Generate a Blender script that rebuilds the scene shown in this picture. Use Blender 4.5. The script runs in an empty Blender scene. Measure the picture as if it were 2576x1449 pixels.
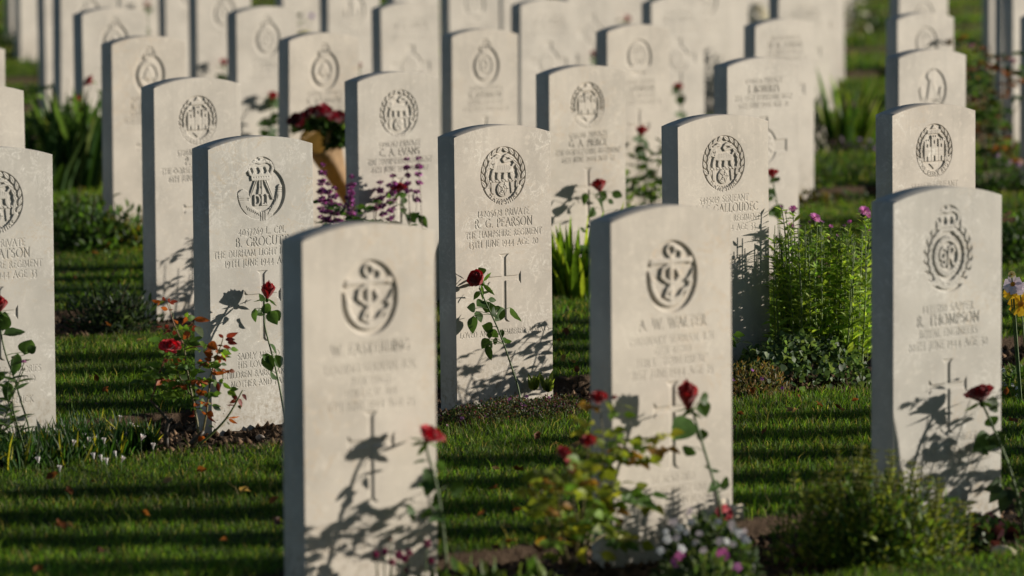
"""War graves at low sun: rows of pale headstones, roses, mown grass strips."""
SUN_EL_DEG, SUN_AZ_DEG = 11.5, 11.0
SUN_E, SUN_C, SKY_S, EXPO = 5.0, (1.0, .918, .80), .050, 0.31
import bpy, math, random
import numpy as np
from mathutils import Vector, Matrix
rng = np.random.default_rng(7)
random.seed(7)
COL = bpy.context.scene.collection
scene = bpy.context.scene
K = 4096/2576.0
# ---------------------------------------------------------------- camera model (200 mm lens look, taken from the grid of graves)
F = 12694.0; PITCH = 0.091263; ROLL = -0.007
CAMH = 1.721; TOPH = 0.809; GX = -0.0112
X0, Y0, TH = -0.4638, 11.0615, 0.70798
SP, RW = 0.9147, 2.743
U = np.array([math.cos(TH), math.sin(TH)]); N = np.array([-math.sin(TH), math.cos(TH)])
W, T, SAG = 0.381, 0.076, 0.029
cp, sp_ = math.cos(PITCH), math.sin(PITCH)
def ray(x, y):
    """direction from the camera through point (x, y) of the 2576-wide picture"""
    a, b = x-1288.0, y-724.5
    cr, sr = math.cos(ROLL), math.sin(ROLL)
    a, b = a*cr+b*sr, -a*sr+b*cr
    return np.array([a/F, cp-b/F*sp_, -sp_-b/F*cp])
CAM = np.array([0, 0, CAMH])
def gz(x): return GX*x
def at_y(x, y, Y): d = ray(x, y); return CAM+d*(Y/d[1])
def on_ground(x, y, h=0.0):
    d = ray(x, y); t = (h-CAMH)/(d[2]-GX*d[0]); return CAM+d*t
def row_pt(i, j, n=0.0, h=0.0):
    """point near grave i of row j; n metres behind (+) or before (-) the face line, measured from the face's middle"""
    P = np.array([X0, Y0])+U*(SP*i+W/2)+N*(RW*j+n)
    return np.array([P[0], P[1], gz(P[0])+h])
def bedpx(x, j, n=-.2, h=-.03):
    """point in the bed of row j whose foot is seen at picture column x"""
    A = np.array([X0, Y0])+N*(RW*j+n); k = (x-1288-.007*300)/F
    s = (k*A[1]-A[0])/(U[0]-k*U[1]); P = A+U*s; return np.array([P[0], P[1], gz(P[0])+h])
# ---------------------------------------------------------------- mesh helpers
def mk(name, V, Q=None, Tr=None, col=None, mats=(), smooth=False, parent=None, mi=None):
    V = np.asarray(V, dtype=np.float64).reshape(-1, 3)
    Q = np.zeros((0, 4), int) if Q is None or len(Q) == 0 else np.asarray(Q, int)
    Tr = np.zeros((0, 3), int) if Tr is None or len(Tr) == 0 else np.asarray(Tr, int)
    me = bpy.data.meshes.new(name)
    nl = len(Q)*4+len(Tr)*3; npoly = len(Q)+len(Tr)
    me.vertices.add(len(V)); me.vertices.foreach_set('co', V.ravel())
    me.loops.add(nl); me.loops.foreach_set('vertex_index', np.concatenate([Q.ravel(), Tr.ravel()]).astype(np.int32))
    me.polygons.add(npoly)
    st = np.concatenate([np.arange(len(Q))*4, len(Q)*4+np.arange(len(Tr))*3]).astype(np.int32)
    me.polygons.foreach_set('loop_start', st)
    if mi is not None: me.polygons.foreach_set('material_index', np.asarray(mi, np.int32))
    if smooth: me.polygons.foreach_set('use_smooth', np.ones(npoly, bool))
    me.update(calc_edges=True); me.validate()
    if col is not None:
        c = np.ones((len(V), 4), np.float32); c[:, :3] = col
        at = me.color_attributes.new('Col', 'FLOAT_COLOR', 'POINT'); at.data.foreach_set('color', c.ravel())
    for m in mats: me.materials.append(m)
    o = bpy.data.objects.new(name, me); COL.objects.link(o)
    if parent is not None: o.parent = parent
    return o
def tag(o, label=None, cat=None, group=None, kind=None):
    if label: o['label'] = label
    if cat: o['category'] = cat
    if group: o['group'] = group
    if kind: o['kind'] = kind
    return o
def thing(name, label, cat, loc, rz=0.0, group=None):
    o = bpy.data.objects.new(name, None); COL.objects.link(o)
    o.empty_display_size = 0.1
    o.location = loc; o.rotation_euler = (0, 0, rz)
    return tag(o, label, cat, group)
class MB:
    """collects verts, quads, tris with a colour per vertex; built relative to an origin"""
    def __init__(s): s.V = []; s.Q = []; s.T = []; s.C = []; s.n = 0
    def add(s, V, Q=(), T=(), c=(1, 1, 1)):
        V = np.asarray(V, float).reshape(-1, 3)
        if len(Q): s.Q.append(np.asarray(Q, int)+s.n)
        if len(T): s.T.append(np.asarray(T, int)+s.n)
        c = np.asarray(c, float); s.C.append(np.broadcast_to(c, (len(V), 3)).copy()); s.V.append(V); s.n += len(V)
    def build(s, name, mat, parent=None, org=(0, 0, 0), smooth=True):
        if not s.V: return None
        V = np.concatenate(s.V)-np.asarray(org)
        return mk(name, V, np.concatenate(s.Q) if s.Q else None, np.concatenate(s.T) if s.T else None, np.concatenate(s.C), [mat], smooth, parent)
    def tube(s, pts, r, c=(1, 1, 1), n=6, cap=True):
        pts = np.asarray(pts, float); m = len(pts); r = np.broadcast_to(np.asarray(r, float), (m,))
        tg = np.gradient(pts, axis=0); tg /= np.linalg.norm(tg, axis=1)[:, None]+1e-12
        ref = np.array([0.31, 0.2, 0.93]); 
        if abs(tg.mean(0)@ref) > .93: ref = np.array([1, 0.1, 0])
        a = np.cross(tg, ref); a /= np.linalg.norm(a, axis=1)[:, None]+1e-12; b = np.cross(tg, a)
        an = np.arange(n)*2*math.pi/n
        V = pts[:, None]+r[:, None, None]*(np.cos(an)[None, :, None]*a[:, None]+np.sin(an)[None, :, None]*b[:, None])
        Q = [(i*n+k, i*n+(k+1) % n, (i+1)*n+(k+1) % n, (i+1)*n+k) for i in range(m-1) for k in range(n)]
        V = V.reshape(-1, 3); Tt = []
        if cap:
            V = np.concatenate([V, pts[:1], pts[-1:]])
            Tt = [(m*n, (k+1) % n, k) for k in range(n)]+[(m*n+1, (m-1)*n+k, (m-1)*n+(k+1) % n) for k in range(n)]
        s.add(V, Q, Tt, c)
    def blob(s, c0, r, c=(1, 1, 1), ax=None, seg=8, rings=6, noise=0.0):
        r = np.broadcast_to(np.asarray(r, float), (3,)); V = [[0, 0, 1]]
        for i in range(1, rings):
            ph = math.pi*i/rings
            for k in range(seg):
                th = 2*math.pi*k/seg; V.append([math.sin(ph)*math.cos(th), math.sin(ph)*math.sin(th), math.cos(ph)])
        V.append([0, 0, -1]); V = np.array(V)
        if noise: V = V*(1+noise*rng.normal(size=(len(V), 1)))
        V = V*r
        if ax is not None: V = V@frame(ax)
        Q = [(1+i*seg+k, 1+(i+1)*seg+k, 1+(i+1)*seg+(k+1) % seg, 1+i*seg+(k+1) % seg) for i in range(rings-2) for k in range(seg)]
        L = len(V)-1
        Tt = [(0, 1+k, 1+(k+1) % seg) for k in range(seg)]+[(L, 1+(rings-2)*seg+(k+1) % seg, 1+(rings-2)*seg+k) for k in range(seg)]
        s.add(V+np.asarray(c0), Q, Tt, c)
    def box(s, c0, h, c=(1, 1, 1), R=None):
        V = np.array([[x, y, z] for x in (-1, 1) for y in (-1, 1) for z in (-1, 1)], float)*np.asarray(h)
        if R is not None: V = V@R
        s.add(V+np.asarray(c0), [(0, 1, 3, 2), (4, 6, 7, 5), (0, 4, 5, 1), (2, 3, 7, 6), (0, 2, 6, 4), (1, 5, 7, 3)], (), c)
    def leaves(s, B, D, Nn, Wd, c, curl=0.15, fold=0.25, prof='ovate', wob=0.0, seg=4):
        """n leaves at once: base B, tip vector D, normal Nn, width Wd"""
        B = np.asarray(B, float).reshape(-1, 3); n = len(B)
        if n == 0: return
        D = np.broadcast_to(np.asarray(D, float), (n, 3)); Nn = np.broadcast_to(np.asarray(Nn, float), (n, 3))
        Wd = np.broadcast_to(np.asarray(Wd, float), (n,)); curl = np.broadcast_to(np.asarray(curl, float), (n,)); fold = np.broadcast_to(np.asarray(fold, float), (n,))
        L = np.linalg.norm(D, axis=1); d = D/(L[:, None]+1e-12)
        side = np.cross(d, Nn); side /= np.linalg.norm(side, axis=1)[:, None]+1e-9
        nn = np.cross(side, d)
        t = np.linspace(0, 1, seg+1)
        if prof == 'ovate': p = np.sin(math.pi*t**0.72)**.85
        elif prof == 'narrow': p = np.sin(math.pi*t**0.8)
        elif prof == 'strap': p = np.where(t < .05, .7, (1-t**3.0)**.7)
        elif prof == 'blade': p = 1-t**1.5
        elif prof == 'petal': p = np.sin(math.pi*(t*.62+.03)**.9)**.8
        p = np.clip(p, 0.0, 1); p[0] = max(p[0], .06); p[-1] = max(p[-1], .02)
        V = np.zeros((n, seg+1, 3, 3))
        cen = B[:, None]+D[:, None]*t[None, :, None]-nn[:, None]*(curl*L)[:, None, None]*(t**2)[None, :, None]
        if wob: cen = cen+nn[:, None]*rng.normal(size=(n, seg+1, 1))*wob*L[:, None, None]*t[None, :, None]
        for k, sg in enumerate((-1, 0, 1)):
            hw = (p[None]*Wd[:, None]/2)
            V[:, :, k] = cen+side[:, None]*(sg*hw)[..., None]+nn[:, None]*(abs(sg)*hw*fold[:, None])[..., None]
        q = [(i*3+k, i*3+k+1, (i+1)*3+k+1, (i+1)*3+k) for i in range(seg) for k in (0, 1)]
        nv = (seg+1)*3
        Q = (np.array(q)[None]+(np.arange(n)*nv)[:, None, None]).reshape(-1, 4)
        c = np.asarray(c, float)
        if c.ndim == 2: c = np.repeat(c, nv, axis=0)
        s.add(V.reshape(-1, 3), Q, (), c)
def unit(v): v = np.asarray(v, float); return v/(np.linalg.norm(v)+1e-12)
def frame(z, hint=(0.3, 0.1, 0.9)):
    """rows: x, y, z axes"""
    z = unit(z); h = np.asarray(hint, float)
    if abs(z@unit(h)) > .95: h = np.array([1, 0, 0.1])
    x = unit(np.cross(h, z)); y = np.cross(z, x); return np.array([x, y, z])
def rdir(n): v = rng.normal(size=(n, 3)); return v/np.linalg.norm(v, axis=1)[:, None]
def cols(n, base, var=0.25, mix=None, pm=0.0):
    b = np.asarray(base, float)[None]*np.exp(rng.normal(size=(n, 1))*var)*np.exp(rng.normal(size=(n, 3))*var*.25)
    if mix is not None:
        m = rng.random(n) < pm; b[m] = np.asarray(mix)*np.exp(rng.normal(size=(m.sum(), 1))*var)
    return b
# ---------------------------------------------------------------- materials
def newmat(name):
    m = bpy.data.materials.new(name); m.use_nodes = True; nt = m.node_tree; b = nt.nodes['Principled BSDF']; return m, nt, b
def nd(nt, t, **kw):
    n = nt.nodes.new(t)
    for k, v in kw.items():
        if k.startswith('i_'): n.inputs[k[2:].replace('_', ' ')].default_value = v
        else: setattr(n, k, v)
    return n
def leafmat(name, rough=.5, trans=.35, spec=.4, nscale=60, namt=.25, sheen=0):
    m, nt, b = newmat(name); lk = nt.links.new
    a = nd(nt, 'ShaderNodeAttribute', attribute_name='Col')
    g = nd(nt, 'ShaderNodeNewGeometry'); no = nd(nt, 'ShaderNodeTexNoise'); no.inputs['Scale'].default_value = nscale; no.inputs['Detail'].default_value = 2
    lk(g.outputs['Position'], no.inputs['Vector'])
    mr = nd(nt, 'ShaderNodeMapRange'); mr.inputs['From Min'].default_value = .3; mr.inputs['From Max'].default_value = .7
    mr.inputs['To Min'].default_value = 1-namt; mr.inputs['To Max'].default_value = 1+namt
    lk(no.outputs['Fac'], mr.inputs['Value'])
    mx = nd(nt, 'ShaderNodeVectorMath', operation='SCALE'); lk(a.outputs['Color'], mx.inputs[0]); lk(mr.outputs['Result'], mx.inputs['Scale'])
    lk(mx.outputs['Vector'], b.inputs['Base Color']); b.inputs['Roughness'].default_value = rough; b.inputs['Specular IOR Level'].default_value = spec
    if sheen: b.inputs['Sheen Weight'].default_value = sheen
    if trans > 0:
        tr = nd(nt, 'ShaderNodeBsdfTranslucent'); ms = nd(nt, 'ShaderNodeMixShader'); ms.inputs[0].default_value = trans
        t2 = nd(nt, 'ShaderNodeVectorMath', operation='MULTIPLY'); t2.inputs[1].default_value = (1.5, 1.5, .7) if not sheen else (1.3, 1, 1)
        lk(mx.outputs['Vector'], t2.inputs[0]); lk(t2.outputs['Vector'], tr.inputs['Color'])
        lk(b.outputs[0], ms.inputs[1]); lk(tr.outputs[0], ms.inputs[2]); lk(ms.outputs[0], nt.nodes['Material Output'].inputs['Surface'])
    return m
M_LEAF = leafmat('leaf', .5, .42, .22)
M_GRASS = leafmat('grass_blade', .55, .45, .18, 3, .35)
M_PETAL = leafmat('petal', .6, .25, .25, 120, .15, sheen=.3)
M_STEM = leafmat('stem', .55, 0, .4, 90, .3)
M_PAPER = leafmat('kraft_paper', .8, .35, .1, 30, .1)
def stonemat(name, base, vein, rust, vamt, ramt, spots=.0):
    m, nt, b = newmat(name); lk = nt.links.new
    tc = nd(nt, 'ShaderNodeTexCoord'); oi = nd(nt, 'ShaderNodeObjectInfo')
    mul = nd(nt, 'ShaderNodeVectorMath', operation='SCALE'); mul.inputs['Scale'].default_value = 7.3; lk(oi.outputs['Location'], mul.inputs[0])
    co = nd(nt, 'ShaderNodeVectorMath', operation='ADD'); lk(tc.outputs['Object'], co.inputs[0]); lk(mul.outputs['Vector'], co.inputs[1])
    def noise(scale, det=5, rough=.6, dist=0.0):
        n = nd(nt, 'ShaderNodeTexNoise'); n.inputs['Scale'].default_value = scale; n.inputs['Detail'].default_value = det
        n.inputs['Roughness'].default_value = rough; n.inputs['Distortion'].default_value = dist; lk(co.outputs[0], n.inputs['Vector']); return n
    def ramp(src, a, c, lo=0.0, hi=1.0):
        r = nd(nt, 'ShaderNodeMapRange'); r.inputs['From Min'].default_value = a; r.inputs['From Max'].default_value = c
        r.inputs['To Min'].default_value = lo; r.inputs['To Max'].default_value = hi; lk(src, r.inputs['Value']); return r.outputs['Result']
    def mix(c1, c2, fac):
        x = nd(nt, 'ShaderNodeMix', data_type='RGBA')
        if isinstance(c1, tuple): x.inputs['A'].default_value = c1+(1,)
        else: lk(c1, x.inputs['A'])
        x.inputs['B'].default_value = c2+(1,); lk(fac, x.inputs['Factor']); return x.outputs['Result']
    def math_(op, a, c):
        n = nd(nt, 'ShaderNodeMath', operation=op)
        for k, v in ((0, a), (1, c)):
            if isinstance(v, (int, float)): n.inputs[k].default_value = v
            else: lk(v, n.inputs[k])
        return n.outputs[0]
    big = noise(5, 4, .6); c = mix(base, tuple(x*.78 for x in base), ramp(big.outputs['Fac'], .36, .66))
    cl = noise(38, 4, .65, .4); c = mix(c, tuple(min(1, x*1.13) for x in base), ramp(cl.outputs['Fac'], .55, .68, 0, .55))
    # pale fossil veins: thin bands where a warped noise crosses its middle value, broken up by a mask
    wn = noise(16, 6, .68, 1.6); ab = math_('ABSOLUTE', math_('SUBTRACT', wn.outputs['Fac'], .5), 0)
    line = ramp(ab, .0, .028, .6, 0); msk = ramp(noise(7, 3, .5).outputs['Fac'], .47, .6)
    blot = ramp(noise(26, 7, .7, 1.6).outputs['Fac'], .57, .66)
    vf = math_('MULTIPLY', math_('MULTIPLY', math_('MAXIMUM', line, math_('MULTIPLY', blot, .9)), msk), vamt)
    c = mix(c, vein, vf)
    rn = noise(9, 6, .7, 1.2); ra = math_('ABSOLUTE', math_('SUBTRACT', rn.outputs['Fac'], .48), 0)
    rf = math_('MULTIPLY', math_('MULTIPLY', ramp(ra, 0, .012, 1, 0), ramp(noise(4, 2, .5).outputs['Fac'], .5, .62)), ramt)
    c = mix(c, rust, rf)
    gr = noise(420, 2, .6); c2 = nd(nt, 'ShaderNodeVectorMath', operation='SCALE'); lk(c, c2.inputs[0]); lk(ramp(gr.outputs['Fac'], .25, .75, .94, 1.05), c2.inputs['Scale'])
    # faint soil splash and lichen low on the stone
    sx = nd(nt, 'ShaderNodeSeparateXYZ'); lk(tc.outputs['Object'], sx.inputs[0])
    low = math_('MULTIPLY', ramp(sx.outputs['Z'], .03, .2, 1, 0), ramp(noise(60, 5, .7).outputs['Fac'], .46, .68, 0, .85))
    c3 = mix(c2.outputs['Vector'], (.25, .2, .13), low)
    # rain streaks: noise drawn out down the stone, strongest below the arch
    mp = nd(nt, 'ShaderNodeMapping'); mp.inputs['Scale'].default_value = (1, 1, .07); lk(co.outputs[0], mp.inputs['Vector'])
    sn = nd(nt, 'ShaderNodeTexNoise'); sn.inputs['Scale'].default_value = 45; sn.inputs['Detail'].default_value = 4; lk(mp.outputs[0], sn.inputs['Vector'])
    stk = math_('MULTIPLY', ramp(sn.outputs['Fac'], .5, .7, 0, .3), ramp(sx.outputs['Z'], .45, .84, 0, 1))
    c3 = mix(c3, tuple(x*.62 for x in base), stk)
    pit = ramp(noise(170, 3, .6).outputs['Fac'], .66, .7, 0, .35); c3 = mix(c3, tuple(x*.5 for x in base), math_('MULTIPLY', pit, ramp(noise(11, 2, .5).outputs['Fac'], .5, .62)))
    lk(c3, b.inputs['Base Color']); b.inputs['Roughness'].default_value = .62; b.inputs['Specular IOR Level'].default_value = .35
    bp = nd(nt, 'ShaderNodeBump'); bp.inputs['Strength'].default_value = .25; bp.inputs['Distance'].default_value = .0012
    lk(noise(260, 4, .7).outputs['Fac'], bp.inputs['Height']); lk(bp.outputs['Normal'], b.inputs['Normal'])
    return m
S_GREY = stonemat('limestone_grey', (.485, .46, .41), (.72, .70, .65), (.44, .33, .2), .8, .6)
S_VEIN = stonemat('limestone_veined', (.53, .475, .405), (.78, .74, .66), (.47, .33, .19), .85, .35)
S_CREAM = stonemat('limestone_cream', (.56, .505, .43), (.74, .68, .58), (.5, .34, .18), .5, .6)
S_PLAIN = stonemat('limestone_plain', (.545, .50, .435), (.68, .64, .56), (.48, .36, .24), .45, .3)
def groundmat(name, c1, c2, c3, scale, bump, dist):
    m, nt, b = newmat(name); lk = nt.links.new
    g = nd(nt, 'ShaderNodeNewGeometry')
    n1 = nd(nt, 'ShaderNodeTexNoise'); n1.inputs['Scale'].default_value = scale; n1.inputs['Detail'].default_value = 8; n1.inputs['Roughness'].default_value = .7; lk(g.outputs['Position'], n1.inputs['Vector'])
    r = nd(nt, 'ShaderNodeValToRGB'); e = r.color_ramp.elements; e[0].position = .3; e[0].color = c1+(1,); e[1].position = .72; e[1].color = c3+(1,); k = e.new(.5); k.color = c2+(1,)
    lk(n1.outputs['Fac'], r.inputs[0]); lk(r.outputs[0], b.inputs['Base Color']); b.inputs['Roughness'].default_value = .95; b.inputs['Specular IOR Level'].default_value = .15
    bp = nd(nt, 'ShaderNodeBump'); bp.inputs['Strength'].default_value = bump; bp.inputs['Distance'].default_value = dist
    lk(n1.outputs['Fac'], bp.inputs['Height']); lk(bp.outputs['Normal'], b.inputs['Normal']); return m
M_SOIL = groundmat('garden_soil', (.035, .022, .014), (.075, .05, .032), (.13, .09, .06), 35, .9, .02)
M_TURF = groundmat('turf_base', (.015, .032, .006), (.03, .062, .010), (.055, .09, .016), 90, 1.0, .02)
M_CLOD = leafmat('soil_clod', .95, 0, .1, 150, .45)
M_WOOD = leafmat('pale_wood', .7, 0, .3, 80, .2)
# ---------------------------------------------------------------- carved lettering: each glyph = (width, strokes) in units of the cap height
def arc(cx, cy, rx, ry, a0, a1, n=7):
    a = np.radians(np.linspace(a0, a1, n)); return [(cx+rx*math.cos(t), cy+ry*math.sin(t)) for t in a]
G = {
'A': (.72, [[(.0, 0), (.36, 1), (.72, 0)], [(.14, .36), (.58, .36)]]),
'B': (.52, [[(.08, 0), (.08, 1)], [(.08, 1)]+arc(.26, .77, .2, .23, 90, -90)+[(.08, .54)], [(.08, .54)]+arc(.28, .27, .24, .27, 90, -90)+[(.08, 0)]]),
'C': (.72, [arc(.42, .5, .38, .5, 48, 312, 12)]),
'D': (.74, [[(.08, 0), (.08, 1)], [(.08, 1)]+arc(.28, .5, .42, .5, 90, -90, 11)+[(.08, 0)]]),
'E': (.48, [[(.08, 0), (.08, 1)], [(.08, 1), (.46, 1)], [(.08, .53), (.4, .53)], [(.08, 0), (.48, 0)]]),
'F': (.46, [[(.08, 0), (.08, 1)], [(.08, 1), (.46, 1)], [(.08, .53), (.4, .53)]]),
'G': (.78, [arc(.42, .5, .38, .5, 48, 318, 12), [(.7, .4), (.7, .06)], [(.56, .4), (.8, .4)]]),
'H': (.74, [[(.08, 0), (.08, 1)], [(.66, 0), (.66, 1)], [(.08, .52), (.66, .52)]]),
'I': (.16, [[(.08, 0), (.08, 1)]]),
'J': (.3, [[(.2, 1), (.2, .05), (.12, -.16), (-.02, -.2)]]),
'K': (.62, [[(.08, 0), (.08, 1)], [(.56, 1), (.08, .5)], [(.22, .6), (.64, 0)]]),
'L': (.5, [[(.08, 0), (.08, 1)], [(.08, 0), (.5, 0), (.5, .1)]]),
'M': (.88, [[(.08, 0), (.14, 1)], [(.14, 1), (.44, .12), (.74, 1)], [(.74, 1), (.8, 0)]]),
'N': (.76, [[(.08, 0), (.08, 1)], [(.08, 1), (.68, 0)], [(.68, 0), (.68, 1)]]),
'O': (.84, [arc(.42, .5, .4, .5, 0, 360, 17)]),
'P': (.5, [[(.08, 0), (.08, 1)], [(.08, 1)]+arc(.26, .74, .22, .26, 90, -90)+[(.08, .48)]]),
'Q': (.84, [arc(.42, .5, .4, .5, 0, 360, 17), [(.5, .1), (.9, -.15)]]),
'R': (.6, [[(.08, 0), (.08, 1)], [(.08, 1)]+arc(.26, .76, .21, .24, 90, -90)+[(.08, .52)], [(.26, .52), (.62, 0)]]),
'S': (.48, [arc(.25, .76, .19, .24, 40, 250, 8)+arc(.24, .26, .22, .26, 80, -145, 8)]),
'T': (.62, [[(.31, 0), (.31, 1)], [(.0, 1), (.62, 1)], [(0, 1), (0, .88)], [(.62, 1), (.62, .88)]]),
'U': (.7, [[(.08, 1), (.08, .3)]+arc(.35, .3, .27, .3, 180, 360, 8)+[(.62, 1)]]),
'V': (.7, [[(.0, 1), (.35, 0), (.7, 1)]]),
'W': (1.02, [[(.0, 1), (.27, 0), (.51, .95), (.75, 0), (1.02, 1)]]),
'X': (.64, [[(.02, 0), (.6, 1)], [(.04, 1), (.64, 0)]]),
'Y': (.64, [[(.0, 1), (.32, .5)], [(.64, 1), (.32, .5)], [(.32, .5), (.32, 0)]]),
'Z': (.6, [[(.04, 1), (.56, 1), (.02, 0), (.6, 0)]]),
'0': (.56, [arc(.28, .42, .25, .42, 0, 360, 14)]), '1': (.2, [[(.1, 0), (.1, .88)], [(.1, .88), (.0, .76)]]),
'2': (.48, [arc(.23, .65, .19, .22, 160, -30, 8)+[(.02, 0), (.48, 0)]]),
'3': (.44, [[(.06, .85), (.4, .85), (.2, .5)]+arc(.2, .14, .22, .34, 80, -120, 8)]),
'4': (.56, [[(.56, .2), (.02, .2), (.4, .86), (.4, -.12)]]),
'5': (.42, [[(.4, .86), (.12, .86), (.1, .5)]+arc(.18, .18, .23, .32, 90, -120, 8)]),
'6': (.5, [arc(.26, .3, .22, .3, 0, 360, 12), [(.04, .34), (.16, .75), (.36, 1)]]),
'7': (.44, [[(.02, .82), (.44, .82), (.14, -.14)]]),
'8': (.46, [arc(.23, .72, .16, .22, 0, 360, 11), arc(.23, .24, .21, .26, 0, 360, 11)]),
'9': (.5, [arc(.25, .56, .21, .29, 0, 360, 12), [(.46, .5), (.36, .1), (.14, -.14)]]),
'.': (.14, [[(.07, .0), (.07, .06)]]), ',': (.14, [[(.09, .05), (.04, -.14)]]), '/': (.4, [[(0, -.1), (.4, 1.05)]]),
'"': (.3, [[(.06, 1.02), (.06, .8)], [(.22, 1.02), (.22, .8)]]), ' ': (.34, []),
}
def text_width(s, h, gap=.17): return sum(G[c][0]+gap for c in s)*h-gap*h
def seg_list(s):
    out = []
    for c in s:
        w, st = G[c]; segs = []
        ends = {}
        for p in st:
            for e in (p[0], p[-1]): ends[(round(e[0], 2), round(e[1], 2))] = ends.get((round(e[0], 2), round(e[1], 2)), 0)+1
            for a, b in zip(p[:-1], p[1:]): segs.append((a, b))
        for p in st:
            for e, q in ((p[0], p[1]), (p[-1], p[-2])):
                if abs(e[1]-q[1]) > .25 and (abs(e[1]) < .01 or abs(e[1]-1) < .01) and ends[(round(e[0], 2), round(e[1], 2))] == 1:
                    segs.append(((e[0]-.09, e[1]), (e[0]+.09, e[1])))
        out.append((w, segs))
    return out
class Face:
    """height field of a headstone's face: D = depth carved into the stone (m), over x in [-W/2, W/2], t = distance below the shoulder"""
    def __init__(s, res):
        s.t0, s.t1 = -SAG-.001, .745
        s.nx = int(round(W/res)); s.ny = int(round((s.t1-s.t0)/res))
        s.x = np.linspace(-W/2+.0015, W/2-.0015, s.nx+1); s.t = np.linspace(s.t0, s.t1, s.ny+1)
        s.D = np.zeros((s.ny+1, s.nx+1)); s.E = np.zeros_like(s.D); s.rs = res
        s.reg = np.zeros((s.ny+1, s.nx+1), np.int8)
    def win(s, xa, xb, ta, tb):
        i0, i1 = np.searchsorted(s.x, [xa, xb]); j0, j1 = np.searchsorted(s.t, [ta, tb])
        sl = (slice(max(j0-1, 0), min(j1+1, s.ny+1)), slice(max(i0-1, 0), min(i1+1, s.nx+1)))
        return sl, s.x[sl[1]][None, :], s.t[sl[0]][:, None]
    def mark(s, k, xa, xb, ta, tb):
        sl, X, Tt = s.win(xa, xb, ta, tb); s.reg[sl] = k
    def dist_seg(s, X, Tt, a, b):
        dx, dy = b[0]-a[0], b[1]-a[1]; L = dx*dx+dy*dy+1e-12
        q = np.clip(((X-a[0])*dx+(Tt-a[1])*dy)/L, 0, 1)
        return np.hypot(X-a[0]-q*dx, Tt-a[1]-q*dy)
    def engrave(s, a, b, hw, dep):
        dep *= min(1, hw/(s.rs*.75)); hw = max(hw, s.rs*.75)
        sl, X, Tt = s.win(min(a[0], b[0])-hw, max(a[0], b[0])+hw, min(a[1], b[1])-hw, max(a[1], b[1])+hw)
        d = s.dist_seg(X, Tt, a, b); s.E[sl] = np.maximum(s.E[sl], min(dep, .0028)*np.clip(1.35*(1-d/hw), 0, 1))
    def text(s, txt, t, h, dep=.0022, cx=0.0, hwf=.075, mark=True, squeeze=None):
        """t = base line"""
        wd = text_width(txt, h); k = 1.0
        if squeeze and wd > squeeze: k = squeeze/wd
        x = cx-wd*k/2
        if mark: s.mark(2 if t < .55 else 4, cx-wd*k/2-.006, cx+wd*k/2+.006, t-h*1.2, t+h*.32)
        for w, segs in seg_list(txt):
            for a, b in segs: s.engrave((x+a[0]*h*k, t-a[1]*h), (x+b[0]*h*k, t-b[1]*h), h*hwf, dep)
            x += (w+.17)*h*k
    def recess(s, f, dep, soft, xa, xb, ta, tb):
        sl, X, Tt = s.win(xa, xb, ta, tb); d = f(X, Tt)     # signed distance, negative inside
        s.D[sl] = np.maximum(s.D[sl], dep*.62*np.clip(-d/soft, 0, 1))
    def raise_(s, f, top, xa, xb, ta, tb, soft=.002, dome=0.0, rad=.01):
        sl, X, Tt = s.win(xa, xb, ta, tb); d = f(X, Tt)
        lvl = top-dome*np.clip(-d/rad, 0, 1)+np.clip(d/soft, 0, 1)*1.0*.03
        s.D[sl] = np.minimum(s.D[sl], np.where(d < soft, np.maximum(lvl, 0), s.D[sl]))
    # emblem vocabulary; o = (cx, ct)
    def oval(s, o, a, b, dep=.007):
        def f(X, Tt):
            r = np.hypot((X-o[0])/a, (Tt-o[1])/b); return (r-1)*min(a, b)
        s.recess(f, dep, .0022, o[0]-a-.003, o[0]+a+.003, o[1]-b-.003, o[1]+b+.003)
        s.mark(1, o[0]-a-.005, o[0]+a+.005, o[1]-b-.005, o[1]+b+.005)
    def ring(s, o, a, b, hw, top):
        def f(X, Tt): r = np.hypot((X-o[0])/a, (Tt-o[1])/b); return np.abs(r-1)*min(a, b)-hw
        s.raise_(f, top, o[0]-a-.01, o[0]+a+.01, o[1]-b-.01, o[1]+b+.01)
    def disc(s, c, r, top, ry=None, dome=0.0):
        ry = ry or r
        def f(X, Tt): return (np.hypot((X-c[0])/r, (Tt-c[1])/ry)-1)*min(r, ry)
        s.raise_(f, top, c[0]-r-.004, c[0]+r+.004, c[1]-ry-.004, c[1]+ry+.004, dome=dome, rad=r)
    def bar(s, a, b, hw, top, dome=0.0):
        def f(X, Tt): return s.dist_seg(X, Tt, a, b)-hw
        s.raise_(f, top, min(a[0], b[0])-hw-.004, max(a[0], b[0])+hw+.004, min(a[1], b[1])-hw-.004, max(a[1], b[1])+hw+.004, dome=dome, rad=hw)
    def line(s, pts, hw, top, dome=0.0):
        for a, b in zip(pts[:-1], pts[1:]): s.bar(a, b, hw, top, dome)
    def leaf(s, a, b, wd, top):
        """lens-shaped leaf with a cut mid rib"""
        dx, dy = b[0]-a[0], b[1]-a[1]; L = math.hypot(dx, dy)
        def f(X, Tt):
            p = ((X-a[0])*dx+(Tt-a[1])*dy)/L/L; q = np.abs((X-a[0])*dy-(Tt-a[1])*dx)/L
            return q-wd/2*np.sin(math.pi*np.clip(p, 0, 1)**.8)+np.where((p < 0) | (p > 1), .01, 0)
        s.raise_(f, top, min(a[0], b[0])-wd, max(a[0], b[0])+wd, min(a[1], b[1])-wd, max(a[1], b[1])+wd, soft=.0012, dome=.0012, rad=wd/2)
        s.engrave((a[0]+dx*.1, a[1]+dy*.1), (a[0]+dx*.85, a[1]+dy*.85), .0010, .0012)
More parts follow.
